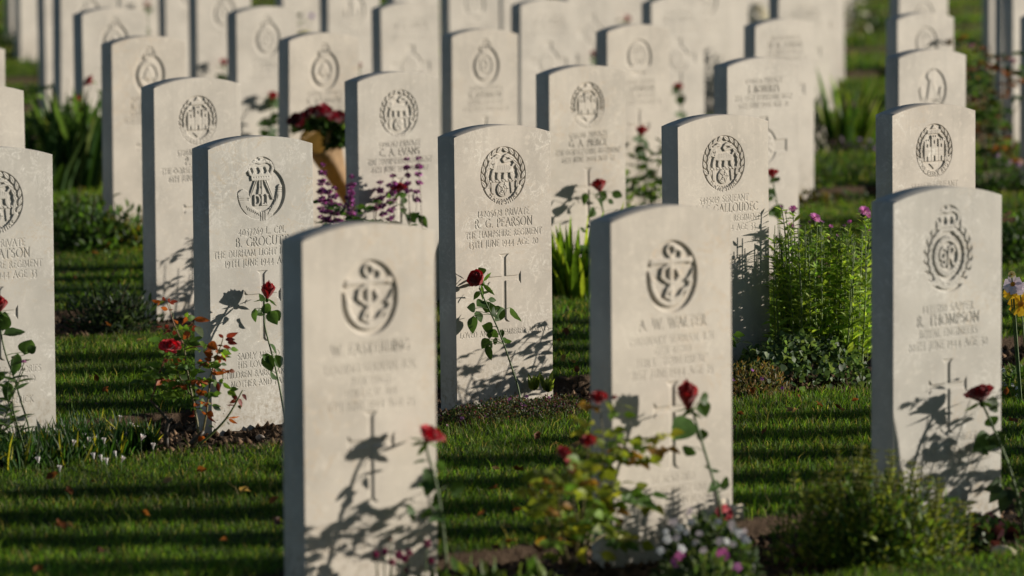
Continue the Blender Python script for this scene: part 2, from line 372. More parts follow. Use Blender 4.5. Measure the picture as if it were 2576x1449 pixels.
    def poly(s, P, top, soft=.0015):
        P = np.asarray(P, float)
        def f(X, Tt):
            ins = np.zeros(np.broadcast(X, Tt).shape, bool); dm = np.full(ins.shape, 9.0)
            for k in range(len(P)):
                a, b = P[k], P[(k+1) % len(P)]
                dm = np.minimum(dm, s.dist_seg(X, Tt, a, b))
                if a[1] != b[1]:
                    c = ((a[1] > Tt) != (b[1] > Tt)) & (X < (b[0]-a[0])*(Tt-a[1])/(b[1]-a[1])+a[0]); ins ^= c
            return np.where(ins, -dm, dm)
        s.raise_(f, top, P[:, 0].min()-.004, P[:, 0].max()+.004, P[:, 1].min()-.004, P[:, 1].max()+.004, soft=soft)
    def arctext(s, txt, o, a, b, ang0, ang1, h, dep=.0013):
        """letters read left to right along the lower arc of an oval (angles measured from straight down)"""
        ws = [G[c][0]+.2 for c in txt]; tot = sum(ws); u = 0
        for c, w in zip(txt, ws):
            th = math.radians(ang0+(ang1-ang0)*(u+w/2)/tot); u += w
            px, pt = o[0]+a*math.sin(th), o[1]+b*math.cos(th)
            sg = 1 if ang1 > ang0 else -1
            tx, tt = sg*a*math.cos(th), -sg*b*math.sin(th); L = math.hypot(tx, tt); tx, tt = tx/L, tt/L
            nx, nt = tt, -tx                                     # up for the letter
            for w2, segs in seg_list(c):
                for p, q in segs:
                    f = lambda e: (px+tx*(e[0]-w2/2)*h+nx*(e[1]-.5)*h, pt+tt*(e[0]-w2/2)*h+nt*(e[1]-.5)*h)
                    s.engrave(f(p), f(q), h*.085, dep)
    def wreath(s, o, a, b, a0, a1, n, ln, wd, top, up=True):
        """two rows of leaves round an oval; angle 0 = bottom, both sides"""
        for sg in (-1, 1):
            for k in range(n):
                for row in (0, 1):
                    th = math.radians(a0+(a1-a0)*(k+.5*row)/(n-1+.5)); fr = .9 if row else .7
                    c = (o[0]+sg*a*fr*math.sin(th), o[1]+b*fr*math.cos(th))
                    tx, tt = sg*a*math.cos(th), -b*math.sin(th); L = math.hypot(tx, tt); tx, tt = tx/L, tt/L
                    ox, ot = sg*math.sin(th), math.cos(th); kk = .42 if row else -.25
                    tx, tt = tx+ox*kk, tt+ot*kk
                    s.leaf((c[0]-tx*ln/2, c[1]-tt*ln/2), (c[0]+tx*ln/2, c[1]+tt*ln/2), wd, top)
    def crown(s, o, w, h, top=.001):
        """king's crown; o = middle of the lower band"""
        x, t = o; b = h*.2
        s.recess(lambda X, Tt: (np.hypot((X-x)/(w*.56), (Tt-t+h*.3)/(h*.62))-1)*w*.4, .006, .002, x-w*.7, x+w*.7, t-h*1.05, t+h*.4)
        s.mark(1, x-w*.62, x+w*.62, t-h*1.08, t+h*.3)
        s.poly([(x-w*.4, t-b), (x+w*.4, t-b), (x+w*.37, t+b*.3), (x-w*.37, t+b*.3)], top)
        for k in range(-3, 4): s.engrave((x+k*w*.1-.001, t-b*.35), (x+k*w*.1+.001, t-b*.35), .0022, .0015)
        for k in (-1, 0, 1):
            s.poly([(x+k*w*.27-w*.09, t-b*2.4), (x+k*w*.27+w*.09, t-b*2.4), (x+k*w*.27+w*.03, t-b*1.5), (x+k*w*.27+w*.1, t-b*.9), (x+k*w*.27-w*.1, t-b*.9), (x+k*w*.27-w*.03, t-b*1.5)], top)
        for sg in (-1, 1):
            s.line([(x+sg*w*.42, t-b*1.1), (x+sg*w*.5, t-b*2.2), (x+sg*w*.42, t-b*3.1), (x+sg*w*.22, t-b*3.6), (x, t-b*3.3)], w*.055, top, .0008)
            for k, q in enumerate(((.5, 2.2), (.45, 2.9), (.33, 3.4), (.18, 3.6))): s.engrave((x+sg*w*q[0], t-b*q[1]), (x+sg*w*q[0]+.0005, t-b*q[1]), .002, .0012)
        s.disc((x, t-b*3.7), w*.06, top); s.bar((x, t-b*4.9), (x, t-b*3.7), w*.035, top); s.bar((x-w*.07, t-b*4.4), (x+w*.07, t-b*4.4), w*.03, top)
    def cross(s, ct, top, bot, arm, hw=.0078, fl=.0215, dep=.0052):
        """recessed cross with flared ends; ct = height of the arms"""
        def armf(p, q, L):      # p along arm from centre (>=0), q across
            e = np.clip((p-(L-.014))/.014, 0, 1); return np.maximum(np.abs(q)-(hw+(fl-hw)*e**2.2), p-L)
        def f(X, Tt):
            d = armf(np.abs(X), Tt-ct, arm)
            up = np.where(Tt < ct, armf(ct-Tt, X, ct-top), 9); dn = np.where(Tt >= ct, armf(Tt-ct, X, bot-ct), 9)
            return np.minimum(np.minimum(d, up), dn)
        s.recess(f, dep, .0016, -arm-.01, arm+.01, top-.01, bot+.01)
        s.mark(3, -arm-.006, arm+.006, top-.006, bot+.006)
    def broad_cross(s, ct, top, bot, arm, dep=.005):
        """large plain cross with a badge at the crossing"""
        def f(X, Tt):
            a = np.maximum(np.abs(X)-.024-.0*Tt, np.abs(Tt-(top+bot)/2)-(bot-top)/2); b = np.maximum(np.abs(Tt-ct)-.024, np.abs(X)-arm)
            c = np.hypot(X, Tt-ct)-.072
            return np.minimum(np.minimum(a, b), c)
        s.recess(f, dep, .002, -arm-.01, arm+.01, top-.01, bot+.01); s.mark(3, -arm-.006, arm+.006, top-.006, bot+.006); s.mark(1, -.078, .078, ct-.078, ct+.078)
        s.disc((0, ct), .058, .001, .06); s.ring((0, ct), .045, .046, .002, .003)
        for k in range(10):
            an = k*math.pi/5; s.leaf((.02*math.sin(an), ct-.02*math.cos(an)), (.053*math.sin(an), ct-.053*math.cos(an)), .016, .0)
            s.engrave((.018*math.sin(an), ct-.018*math.cos(an)), (.05*math.sin(an+.2), ct-.05*math.cos(an+.2)), .0018, .003)
def em_tiger(f, ct):
    o = (0, ct); a, b = .089, .086; f.oval(o, a, b, .0075)
    f.wreath(o, a, b, 64, 172, 7, .025, .0125, .0004)
    x, t = 0.0, ct
    f.poly([(-.034, t-.03), (.02, t-.031), (.036, t-.024), (.042, t-.008), (.03, t-.006), (-.022, t-.008), (-.04, t-.012)], .0004)
    f.disc((-.041, t-.036), .0145, .0, .0155, .0004)
    f.disc((-.052, t-.05), .0045, .0); f.disc((-.032, t-.051), .0045, .0)
    for lx, fx in ((-.036, -.04), (-.014, -.016), (.012, .008), (.034, .04)): f.line([(lx, t-.014), ((lx+fx)/2-.003, t+.002), (fx, t+.014)], .0052, .0006)
    f.line([(.036, t-.022), (.047, t-.034), (.044, t-.047), (.028, t-.044), (.008, t-.04), (.002, t-.048), (.012, t-.056), (.026, t-.058)], .0038, .0006)
    for k in range(8): f.engrave((-.022+k*.007, t-.029), (-.024+k*.007, t-.015), .0009, .0009)
    f.engrave((-.044, t-.036), (-.041, t-.032), .0016, .003); f.engrave((-.037, t-.032), (-.035, t-.036), .0016, .003); f.engrave((-.041, t-.026), (-.037, t-.026), .0016, .003)
    f.line([(-.05, t+.017), (.054, t+.016)], .0036, .0008)
    for k in range(8): f.engrave((-.046+k*.013, t+.013), (-.04+k*.013, t+.02), .0012, .002)
    f.disc((0, t+.042), .0225, .0012, .0225)
    for r_, n_ in ((.016, 5), (.009, 5)):
        f.ring((0, t+.042), r_, r_, .0011, .0004)
        for k in range(n_):
            an = k*2*math.pi/n_+.3; f.engrave((r_*.6*math.sin(an), t+.042-r_*.6*math.cos(an)), (r_*1.25*math.sin(an), t+.042-r_*1.25*math.cos(an)), .0013, .0028)
    f.disc((0, t+.042), .0045, .0)
    for sg in (-1, 1):
        f.poly([(sg*.03, t+.022), (sg*.046, t+.02), (sg*.044, t+.052), (sg*.034, t+.056)], .002)
    # scroll
    P = [(.064*math.sin(q), t+.002+.0755*math.cos(q)) for q in np.radians(np.linspace(-62, 62, 15))]; P2 = [(.083*math.sin(q), t-.004+.091*math.cos(q)) for q in np.radians(np.linspace(62, -62, 15))]
    P[0] = (-.062, t+.03); P[-1] = (.062, t+.03)
    f.poly(P+P2, .0)
    f.arctext('HAMPSHIRE', (0, t), .0725, .0805, -50, 50, .0145, .0022)
def em_bugle(f, ct):
    o = (0, ct+.012); f.oval(o, .088, .078, .008)
    t = ct
    f.crown((0, t-.028), .09, .07)
    for sg in (-1, 1):
        for k in (0, .007): f.line([(sg*(.013+k), t-.024), (sg*(.042+k*.6), t+.032)], .0018, .0012)
        f.line([(sg*.004, t-.024), (sg*.005, t+.0)], .0022, .0012); f.poly([(sg*.0015, t), (sg*.008, t), (sg*.011, t+.016), (sg*.0015, t+.016)], .0008)
    f.text('DLI', t+.047, .028, .0, mark=False)
    x = -text_width('DLI', .028)/2
    for w_, segs in seg_list('DLI'):
        for p, q in segs: f.bar((x+p[0]*.028, t+.047-p[1]*.028), (x+q[0]*.028, t+.047-q[1]*.028), .0026, .0008)
        x += (w_+.17)*.028
    pts = [(-.064, t+.018), (-.058, t+.042), (-.04, t+.064), (-.014, t+.078), (.008, t+.079), (.034, t+.07), (.054, t+.05), (.065, t+.024), (.069, t-.002)]
    hw = [.019, .017, .0145, .0125, .012, .0105, .009, .0075, .007]
    for k in range(len(pts)-1):
        n_ = 4
        for m in range(n_):
            a, b = np.array(pts[k])*(1-m/n_)+np.array(pts[k+1])*m/n_, np.array(pts[k])*(1-(m+1)/n_)+np.array(pts[k+1])*(m+1)/n_
            f.bar(tuple(a), tuple(b), hw[k]*(1-m/n_)+hw[k+1]*m/n_, .0006, .0006)
    f.disc((-.065, t+.012), .0205, .0, .009); f.ring((-.065, t+.012), .0175, .0065, .0008, .001)
    f.engrave((-.083, t+.026), (-.047, t+.026), .0015, .003); f.engrave((-.08, t+.031), (-.047, t+.031), .0013, .003)
    for dx in (-.004, .004, .012): f.engrave((dx, t+.066), (dx, t+.092), .0012, .003)
    for k in range(7): f.engrave((-.055+k*.008, t+.048+k*.0045), (-.05+k*.008, t+.06+k*.0035), .0012, .0025)
    for k in range(6): f.engrave((.022+k*.007, t+.076-k*.009), (.03+k*.006, t+.062-k*.008), .0012, .0025)
    for dt in (0, .006, .012): f.engrave((.06, t+.002+dt), (.078, t+.002+dt), .0011, .0025)
def em_anchor(f, ct):
    o = (0, ct); f.oval(o, .081, .085, .0105)
    t = ct; z = .0012
    f.bar((0, t-.045), (0, t+.062), .0072, z, .001)
    f.ring((0, t-.062), .0125, .0125, .0034, z)
    f.bar((-.058, t-.036), (.058, t-.036), .0062, z, .001); f.disc((-.06, t-.036), .0085, z); f.disc((.06, t-.036), .0085, z)
    A = [(.062*math.sin(q), t+.004+.062*math.cos(q)) for q in np.radians(np.linspace(-82, 82, 15))]
    f.line(A, .0062, z, .001)
    for sg in (-1, 1): f.poly([(sg*.071, t-.018), (sg*.064, t+.018), (sg*.044, t+.012), (sg*.058, t+.002)], z)
    f.line([(.01, t-.068), (.034, t-.058), (.03, t-.04), (0, t-.03), (-.026, t-.018), (-.03, t+.0), (-.012, t+.012), (.014, t+.014), (.028, t+.0), (.02, t-.012)], .0042, z-.0006)
    f.line([(.014, t+.014), (-.01, t+.03), (-.018, t+.046), (.004, t+.056), (.026, t+.05), (.038, t+.034), (.05, t+.03)], .0042, z-.0006)
def em_castle(f, ct, txt):
    o = (0, ct); f.oval(o, .083, .087, .0072)
    f.wreath(o, .083, .087, 64, 150, 6, .024, .010, .0004)
    t = ct
    f.poly([(-.042, t+.034), (-.042, t-.012), (.042, t-.012), (.042, t+.034)], .0006)
    for x in (-.032, 0, .032):
        up = -.044 if x == 0 else -.032; w = .0125
        f.poly([(x-w, t+.034), (x-w, t+up), (x+w, t+up), (x+w, t+.034)], .0)
        for k in (-1, 0, 1): f.poly([(x+k*.0095-.003, t+up-.006), (x+k*.0095+.003, t+up-.006), (x+k*.0095+.003, t+up+.001), (x+k*.0095-.003, t+up+.001)], .0)
        f.engrave((x, t+up+.013), (x, t+up+.02), .0032, .005); f.engrave((x, t+.02), (x, t+.032), .0052 if x == 0 else .003, .0055)
    for k in range(3): f.engrave((-.044, t+.004-k*.012+.012), (.044, t+.004-k*.012+.012), .0007, .0008)
    f.poly([(-.03, t-.068), (.03, t-.068), (.03, t-.054), (-.03, t-.054)], .0); 
    if txt == 'ESSEX': f.text('EGYPT', t-.0565, .0095, .0016, mark=False)
    f.poly([(-.012, t-.07), (0, t-.083), (.013, t-.07)], .0006)
    P = [(.062*math.sin(q), t+.066*math.cos(q)) for q in np.radians(np.linspace(-72, 72, 17))]; P2 = [(.0815*math.sin(q), t+.085*math.cos(q)) for q in np.radians(np.linspace(72, -72, 17))]
    f.poly(P+P2, .0)
    f.arctext(txt if txt != 'ESSEX' else 'THE ESSEX REGT', (0, t), .0715, .0755, -66, 66, .0135, .0022)
    f.poly([(-.02, t+.042), (.02, t+.042), (.008, t+.052), (0, t+.06), (-.008, t+.052)], .002)
def em_engineers(f, ct):
    o = (0, ct+.012); f.oval(o, .086, .09, .0085)
    f.crown((0, ct-.052), .08, .068)
    f.wreath(o, .088, .092, 30, 158, 8, .026, .013, .0002)
    f.disc(o, .047, .0, .05); 
    for q in range(26): an = q*math.pi/13; f.engrave((.0395*math.sin(an), o[1]-.042*math.cos(an)), (.0445*math.sin(an), o[1]-.0475*math.cos(an)), .0012, .002)
    f.recess(lambda X, Tt: (np.hypot((X-o[0])/.034, (Tt-o[1])/.036)-1)*.03, .0075, .0015, -.04, .04, o[1]-.04, o[1]+.04)
    t = o[1]
    f.line([(-.004, t-.016), (-.014, t-.022), (-.024, t-.012), (-.025, t+.004), (-.016, t+.01), (-.008, t+.002), (-.008, t-.004), (-.006, t+.016), (-.012, t+.026), (-.018, t+.02)], .0034, .0008)
    f.line([(.002, t+.026), (.006, t-.02), (.018, t-.024), (.024, t-.012), (.014, t-.002), (.006, t-.002), (.016, t+.012), (.02, t+.022), (.028, t+.02)], .0034, .0008)
    f.arctext('HONI SOIT QUI MAL Y PENSE', o, .044, .0465, -60, -300, .0085, .0014)
    P = [(.056*math.sin(q), o[1]+.062*math.cos(q)) for q in np.radians(np.linspace(-42, 42, 11))]; P2 = [(.075*math.sin(q), o[1]+.082*math.cos(q)) for q in np.radians(np.linspace(42, -42, 11))]
    f.poly(P+P2, .0); f.arctext('ROYAL ENGINEERS', o, .066, .072, -40, 40, .0105, .0016)
def em_garter(f, ct, kind=0):
    o = (0, ct+.012); f.oval(o, .08, .086, .0085)
    f.crown((0, ct-.054), .062, .058)
    f.disc(o, .056, .0004, .062); f.ring(o, .044, .049, .0014, .0); f.ring(o, .055, .061, .0012, .0)
    f.recess(lambda X, Tt: (np.hypot((X-o[0])/.04, (Tt-o[1])/.045)-1)*.03, .005, .0015, -.05, .05, o[1]-.05, o[1]+.05)
    for k in range(22):
        an = k*2*math.pi/22; f.engrave((.048*math.sin(an), o[1]-.053*math.cos(an)), (.053*math.sin(an), o[1]-.058*math.cos(an)), .0016, .002)
    if kind == 0:
        f.disc(o, .022, .0004); f.line([(-.03, o[1]+.02), (0, o[1]-.03), (.03, o[1]+.02)], .004, .0006)
    else:
        f.line([(-.02, o[1]-.025), (-.02, o[1]+.025), (.02, o[1]+.025)], .005, .0006); f.line([(.0, o[1]-.03), (.022, o[1]-.01), (.0, o[1]+.01)], .005, .0006)
def em_star(f, ct):
    f.oval((0, ct), .078, .082, .007); f.disc((0, ct-.01), .06, .001, .062); f.ring((0, ct-.01), .05, .052, .0014, .0)
    for k in range(12):
        an = k*math.pi/6; f.engrave((.02*math.sin(an), ct-.01-.02*math.cos(an)), (.045*math.sin(an), ct-.01-.045*math.cos(an)), .002, .003)
    f.poly([(-.07, ct+.04), (.07, ct+.04), (.05, ct+.066), (-.05, ct+.066)], .0)
def em_feather(f, ct):
    o = (0, ct+.01); f.oval(o, .078, .084, .007); t = ct
    f.disc((-.005, t-.045), .024, .0006, .02); f.disc((.008, t-.06), .012, .0006)
    f.poly([(-.03, t+.05), (-.012, t-.04), (.01, t-.04), (.035, t+.05)], .0006)
    f.line([(.0, t-.03), (.03, t+.045)], .005, .0); f.line([(-.06, t+.01), (-.05, t+.055), (0, t+.075), (.045, t+.055), (.055, t+.01)], .012, .0004)
    for k in range(9): f.engrave((-.05+k*.012, t+.04+.02*math.sin(k*.4)), (-.045+k*.012, t+.065), .0015, .003)
EMB = dict(tiger=em_tiger, bugle=em_bugle, anchor=em_anchor, dorset=lambda f, c: em_castle(f, c, 'DORSETSHIRE'), essex=lambda f, c: em_castle(f, c, 'ESSEX'), engineers=em_engineers,
           garter=em_garter, garter2=lambda f, c: em_garter(f, c, 1), star=em_star, feather=em_feather)
def arc_z(x):
    R = (W*W/4+SAG*SAG)/(2*SAG); return np.sqrt(R*R-np.asarray(x)**2)-(R-SAG)
def make_stone(loc, rz, spec, mat, label, group, tilt=(0, 0)):
    """spec: res, emblem, emblem height, lines [(text, baseline, cap height)], cross (arm height, top, bottom) or broad"""
    f = Face(spec['res'])
    if spec.get('emb'): EMB[spec['emb']](f, spec.get('et', .121))
    for ln in spec.get('lines', ()): rs = spec['res']; far = rs > .0013; f.text(ln[0], ln[1], ln[2], (.0016 if ln[2] > .02 else .0013)*(1 if not far else 1.2 if rs < .0017 else 1.8), squeeze=.355, hwf=.064 if not far else .07 if rs < .0017 else .09)
    if spec.get('cross'): f.cross(*spec['cross'])
    if spec.get('broad'): f.broad_cross(*spec['broad'])
    D = f.D+f.E; ny, nx = f.ny, f.nx
    X, Tt = np.meshgrid(f.x, f.t); Z = TOPH-Tt
    cap = TOPH+arc_z(X)-.0015; over = Z > cap; Z = np.minimum(Z, cap); D = np.where(over | (Tt < -SAG*.98), 0, D)
    base = thing('headstone', label, 'headstone', loc, rz, group); base.rotation_euler = (tilt[0], tilt[1], rz)
    cellreg = np.maximum(np.maximum(f.reg[:-1, :-1], 0), 0)
    flat = (D[:-1, :-1] == 0) & (D[1:, :-1] == 0) & (D[:-1, 1:] == 0) & (D[1:, 1:] == 0)
    gone = over[1:, :-1] & over[1:, 1:]
    idx = np.arange((ny+1)*(nx+1)).reshape(ny+1, nx+1)
    V = np.stack([X, D, Z], -1).reshape(-1, 3)
    def sub(Q, name):
        u, inv = np.unique(Q, return_inverse=True)
        return mk(name, V[u], inv.reshape(-1, 4), None, None, [mat], False, base)
    for k, nm in ((1, 'badge'), (2, 'inscription'), (3, "engraved_cross"), (4, "epitaph")):
        m = (cellreg == k) & ~gone
        if m.any():
            j, i = np.nonzero(m); Q = np.stack([idx[j, i], idx[j+1, i], idx[j+1, i+1], idx[j, i+1]], 1); sub(Q, nm)
    # slab: flat blocks merged, plus sides, top and back
    m = (cellreg == 0) & ~gone; B = 8; Qs = []
    jb, ib = ny//B, nx//B; full = (m & flat)[:jb*B, :ib*B].reshape(jb, B, ib, B).all((1, 3))
    rowtop = np.arange(jb)*B; safe = f.t[rowtop] > 0; full &= safe[:, None]
    j, i = np.nonzero(full); j, i = j*B, i*B
    Qs.append(np.stack([idx[j, i], idx[j+B, i], idx[j+B, i+B], idx[j, i+B]], 1))
    m2 = m.copy(); m2[:jb*B, :ib*B] &= ~np.repeat(np.repeat(full, B, 0), B, 1)
    j, i = np.nonzero(m2); Qs.append(np.stack([idx[j, i], idx[j+1, i], idx[j+1, i+1], idx[j, i+1]], 1))
    Q = np.concatenate(Qs); u, inv = np.unique(Q, return_inverse=True); Vs = V[u]; Qn = inv.reshape(-1, 4); n0 = len(Vs)
    xs = np.linspace(-W/2, W/2, 25); zt = TOPH+arc_z(xs)
    def loop(ins, y):
        k = (W/2-ins)/(W/2); L = [(-W/2+ins, -.14)]+[(x*k, z-ins) for x, z in zip(xs, zt)]+[(W/2-ins, -.14)]
        return [(a, y, b) for a, b in L]
    loops = [loop(.0015, 0), loop(0, .0015), loop(0, T-.0015), loop(.0015, T)]; m_ = len(loops[0]); E = []; VV = []
    for L in loops: VV += L
    for a in range(3):
        for k in range(m_-1): E.append((n0+a*m_+k, n0+a*m_+k+1, n0+(a+1)*m_+k+1, n0+(a+1)*m_+k))
    nb = n0+3*m_
    for k in range(1, m_-2): E.append((nb, nb+k, nb+k+1, nb+m_-1) if k == m_//2 else (nb+k, nb+k+1, nb+m_-1, nb+m_-1))
    E = [e for e in E if len(set(e)) == 4]
    Tr = [(nb+k, nb+k+1, nb+m_-1) for k in range(0, m_-2)]
    E = [e for e in E if not (e[0] >= nb)]
    zl = TOPH-f.t1; n1 = n0+4*m_; VV += [(-W/2+.0015, 0, zl), (W/2-.0015, 0, zl), (W/2-.0015, 0, -.14), (-W/2+.0015, 0, -.14)]; E.append((n1+3, n1+2, n1+1, n1))
    mk('slab', np.concatenate([Vs, np.array(VV)]), np.concatenate([Qn, np.array(E)]), Tr, None, [mat], False, base)
    return base
# ---------------------------------------------------------------- the graves
def stone_loc(i, j, fl=None):
    """grid position; if the front-left shoulder was measured in the picture, nudge sideways and in height to meet it"""
    P = np.array([X0, Y0])+U*SP*i+N*RW*j; dz = 0.0
    if fl is not None:
        q = at_y(fl[0], fl[1], P[1]); P[0] = q[0]; dz = q[2]-(TOPH+gz(P[0]))
    C0 = P+U*W/2
    return np.array([C0[0], C0[1], gz(C0[0])+max(-.02, min(.02, dz))])
CR = (.431, .357, .563, .066)
GH = 'matching war grave headstones standing in rows'
SPEC = {}
def S(i, j, fl, label, mat, res, **kw): SPEC[(i, j)] = (fl, label, mat, dict(res=res, **kw))
S(0, 0, (758.8, 605.4), 'nearest pale headstone with an anchor badge, behind purple globe flowers, cut off below', S_CREAM, .0016, emb='anchor', et=.137,
  lines=[('W. EASTERLING', .262, .0245), ('LEADING SEAMAN, R.N.', .303, .019), ('P/JX 158637', .331, .0175), ('H.M.L.C.V. 809', .358, .0175), ('6TH JUNE 1944 AGE 25', .386, .0185), ('IN MEMORY OF', .642, .016), ('WE MISS YOU MORE EACH DAY', .671, .016), ('YOUR LOVING WIFE AND SON', .7, .016)], cross=(.462, .392, .598, .066))
S(1, 0, (1538, 558.5), 'blurred pale headstone with an anchor badge, behind white flowers and a poppy cross', S_CREAM, .0016, emb='anchor', et=.137,
  lines=[('A. W. WALTER', .259, .0245), ('ORDINARY SEAMAN, R.N.', .294, .018), ('C/JX 415269', .318, .017), ('H.M.S. "TOWERMERE"', .345, .018), ('21ST JUNE 1944 AGE 25', .373, .019), ('HE ALSO DIED', .622, .016), ('THAT WE MIGHT LIVE', .65, .016), ('MAY HE REST IN PEACE', .676, .016)], cross=(.45, .385, .592, .06))
S(2, 0, (2245.8, 510), 'grey headstone with a crowned wreath badge, half hidden by the large green shrub', S_GREY, .0014, emb='engineers', et=.128,
  lines=[('14355110 SAPPER', .277, .0195), ('R. THOMPSON', .309, .0255), ('ROYAL ENGINEERS', .338, .0185), ('20TH JUNE 1944 AGE 30', .368, .0195), ("WE NEVER FORGET", .602, .0175), ('THOUGHTS OF YOU', .632, .0175), ('ARE WITH US YET.', .662, .0175), ('LOVING WIFE AND CHILDREN', .69, .0165)], cross=(.462, .395, .582, .066))
S(1, 1, (-157, 404), 'grey veined headstone cut by the left edge, rising from the white flower patch', S_GREY, .0012, emb='tiger', et=.121,
  lines=[('5350912 PRIVATE', .247, .0195), ('F. C. WATSON', .279, .0255), ('THE HAMPSHIRE REGIMENT', .307, .0185), ('11TH JUNE 1944 AGE 33', .335, .0195), ('WITH FONDEST MEMORIES', .6, .0178), ('OF MY DEAR HUSBAND.', .628, .0178), ('WIFE PEARL', .657, .0178), ('AND SON FREDERICK', .684, .0178)], cross=CR)
S(2, 1, (523.7, 375), 'sharp pale headstone with a crowned bugle badge, behind the orange-leaved rose bush', S_GREY, .001, emb='bugle', et=.121,
  lines=[('4037269 L. CPL', .252, .0195), ('B. GROCUTT', .285, .0255), ('THE DURHAM LIGHT INFANTRY', .313, .0185), ('19TH JUNE 1944 AGE 32', .341, .0195), ('SADLY MISSED BY', .609, .0178), ('HIS LOVING WIFE', .634, .0178), ('CHILDREN BARRY AND ANN', .661, .0178), ('MOTHER AND FATHER', .688, .0178)], cross=CR)
S(3, 1, (1144, 345), 'sharp white-veined headstone with a tiger badge and a drooping red rose before it', S_VEIN, .001, emb='tiger', et=.121,
  lines=[('14205678 PRIVATE', .242, .0195), ('R. G. PEARSON', .275, .0255), ('THE HAMPSHIRE REGIMENT', .304, .0185), ('13TH JUNE 1944 AGE 20', .333, .0195), ('LOVED AND REMEMBERED ALWAYS', .6, .0165)], cross=CR)
S(4, 1, (1710, 317.7), 'cream headstone with a tiger badge, its lower face dappled by the tall pink asters', S_CREAM, .0012, emb='tiger', et=.121,
  lines=[('5495019 SERJEANT', .242, .0195), ('W. LE GALLOUDEC', .275, .0255), ('THE HAMPSHIRE REGIMENT', .304, .0185), ('11TH JUNE 1944 AGE 33', .333, .0195)], cross=CR)
S(5, 1, (2245.8, 289.6), 'white-flecked headstone with a castle badge, its foot hidden by the crowned badge stone', S_VEIN, .0012, emb='essex', et=.121,
  lines=[('5444679 SERJEANT', .242, .0195), ('A. J. HARRIS', .275, .0255), ('THE ESSEX REGIMENT', .304, .0185)], cross=CR)
S(3, 2, (-168, 240), 'headstone at the left edge with only a few carved letters showing, above the veined one', S_PLAIN, .0018, emb='feather', lines=[('3061 GUARDSMAN', .242, .0195), ('J. SCOTT', .275, .0255), ('COLDSTREAM GUARDS', .304, .0185), ('11TH JUNE 1944 AGE 25', .333, .0195)], cross=CR)
S(4, 2, (386.5, 220.5), 'pale headstone with a castle badge directly behind the crowned bugle stone', S_PLAIN, .0018, emb='dorset',
  lines=[('5726817 PRIVATE', .242, .0195), ('P. WEBB', .275, .0255), ('THE DORSETSHIRE REGIMENT', .304, .0185), ('6TH JUNE 1944 AGE 26', .333, .0195)], cross=CR)
S(5, 2, (901.9, 204.9), 'cream headstone with a small tiger badge behind the purple flower spikes', S_PLAIN, .0018, emb='tiger',
  lines=[('5496767 PRIVATE', .242, .0195), ('C. A. EVANS', .275, .0255), ('THE HAMPSHIRE REGIMENT', .304, .0185), ('6TH JUNE 1944 AGE 27', .333, .0195)], cross=CR)
S(6, 2, (1380.8, 187.5), 'cream headstone with a castle badge, a red rose and iris leaves at its foot', S_CREAM, .0018, emb='dorset',
  lines=[('5730786 PRIVATE', .242, .0195), ('G. A. PIERCE', .275, .0255), ('THE DORSETSHIRE REGIMENT', .304, .0185), ('6TH JUNE 1944 AGE 27', .333, .0195)], cross=CR)
S(7, 2, (1828.7, 167.3), 'pale headstone with carved lines above a broad cross, right of the iron-red rose', S_PLAIN, .002,
  lines=[('4346624 PRIVATE', .07, .0195), ('J. ROBERTS', .105, .0255), ('THE EAST YORKSHIRE REGT', .135, .0185), ('6TH JUNE 1944 AGE 26', .164, .0195)], broad=(.315, .2, .59, .125))
S(8, 2, (2260.4, 146.1), 'headstone with a plumed horn badge directly behind the white-flecked castle stone', S_PLAIN, .0018, emb='feather', lines=[('3714452 SERJEANT', .242, .0195)], cross=CR)
BR = (.3, .19, .58, .125)
L4 = [('4130655 PRIVATE', .07, .0195), ('W. N. TURNER', .105, .0255), ('THE KINGS REGIMENT', .135, .0185), ('6TH JUNE 1944 AGE 23', .164, .0195)]
LG = [('1076841 GUNNER', .242, .0195), ('L. JOHNSON', .275, .0255), ('ROYAL ARTILLERY', .304, .0185), ('6TH JUNE 1944 AGE 31', .333, .0195)]
S(5, 3, (-188, 131), 'sliver of a far headstone at the left edge above the few carved letters', S_PLAIN, .0025, emb='garter', lines=LG)
S(6, 3, (279.6, 111.1), 'blurred headstone with a crowned garter badge, directly behind the castle badge at left', S_CREAM, .0022, emb='garter', lines=LG, cross=CR)
S(7, 3, (722.3, 102.4), 'blurred headstone with a garter badge and the paper-wrapped bouquet before it', S_CREAM, .0022, emb='garter', lines=LG, cross=CR)
S(8, 3, (1135.3, 92), 'blurred headstone with a garter badge, directly behind the white-veined tiger badge stone', S_CREAM, .0022, emb='garter2', lines=LG, cross=CR)
S(9, 3, (1526, 79.9), 'blurred headstone with a curled shell badge, a red rose leaning at its right side', S_CREAM, .0022, emb='star', lines=LG, cross=CR)
S(10, 3, (1898, 65.7), 'blurred headstone carved with four lines and no badge, behind the broad cross stone', S_PLAIN, .0022, lines=L4, broad=BR)
S(11, 3, (2257.9, 49.3), 'blurred headstone with a star badge, second behind the white-flecked castle stone', S_PLAIN, .0022, emb='star', lines=LG)
GB = 'out-of-focus headstones of the far rows'
S(8, 4, (207.7, 36.5), 'far headstone with a crowned badge behind the tall red blooms at left', S_PLAIN, .0028, emb='garter', lines=LG)
S(9, 4, (594.5, 33), 'far headstone with a ring badge and a rose at its lower left', S_PLAIN, .0028, emb='garter2', lines=LG)
S(10, 4, (960.6, 20.8), 'far headstone with a broad cross badge left of the middle garter badge', S_PLAIN, .0028, lines=L4, broad=BR)
S(11, 4, (1307, 13.9), 'far headstone with a broad cross badge between the garter and the curled shell badges', S_PLAIN, .0028, lines=L4, broad=BR)
S(12, 4, (1638.9, 6.9), 'far bright headstone with a broad cross badge right of the curled shell badge', S_PLAIN, .0028, lines=L4, broad=BR)
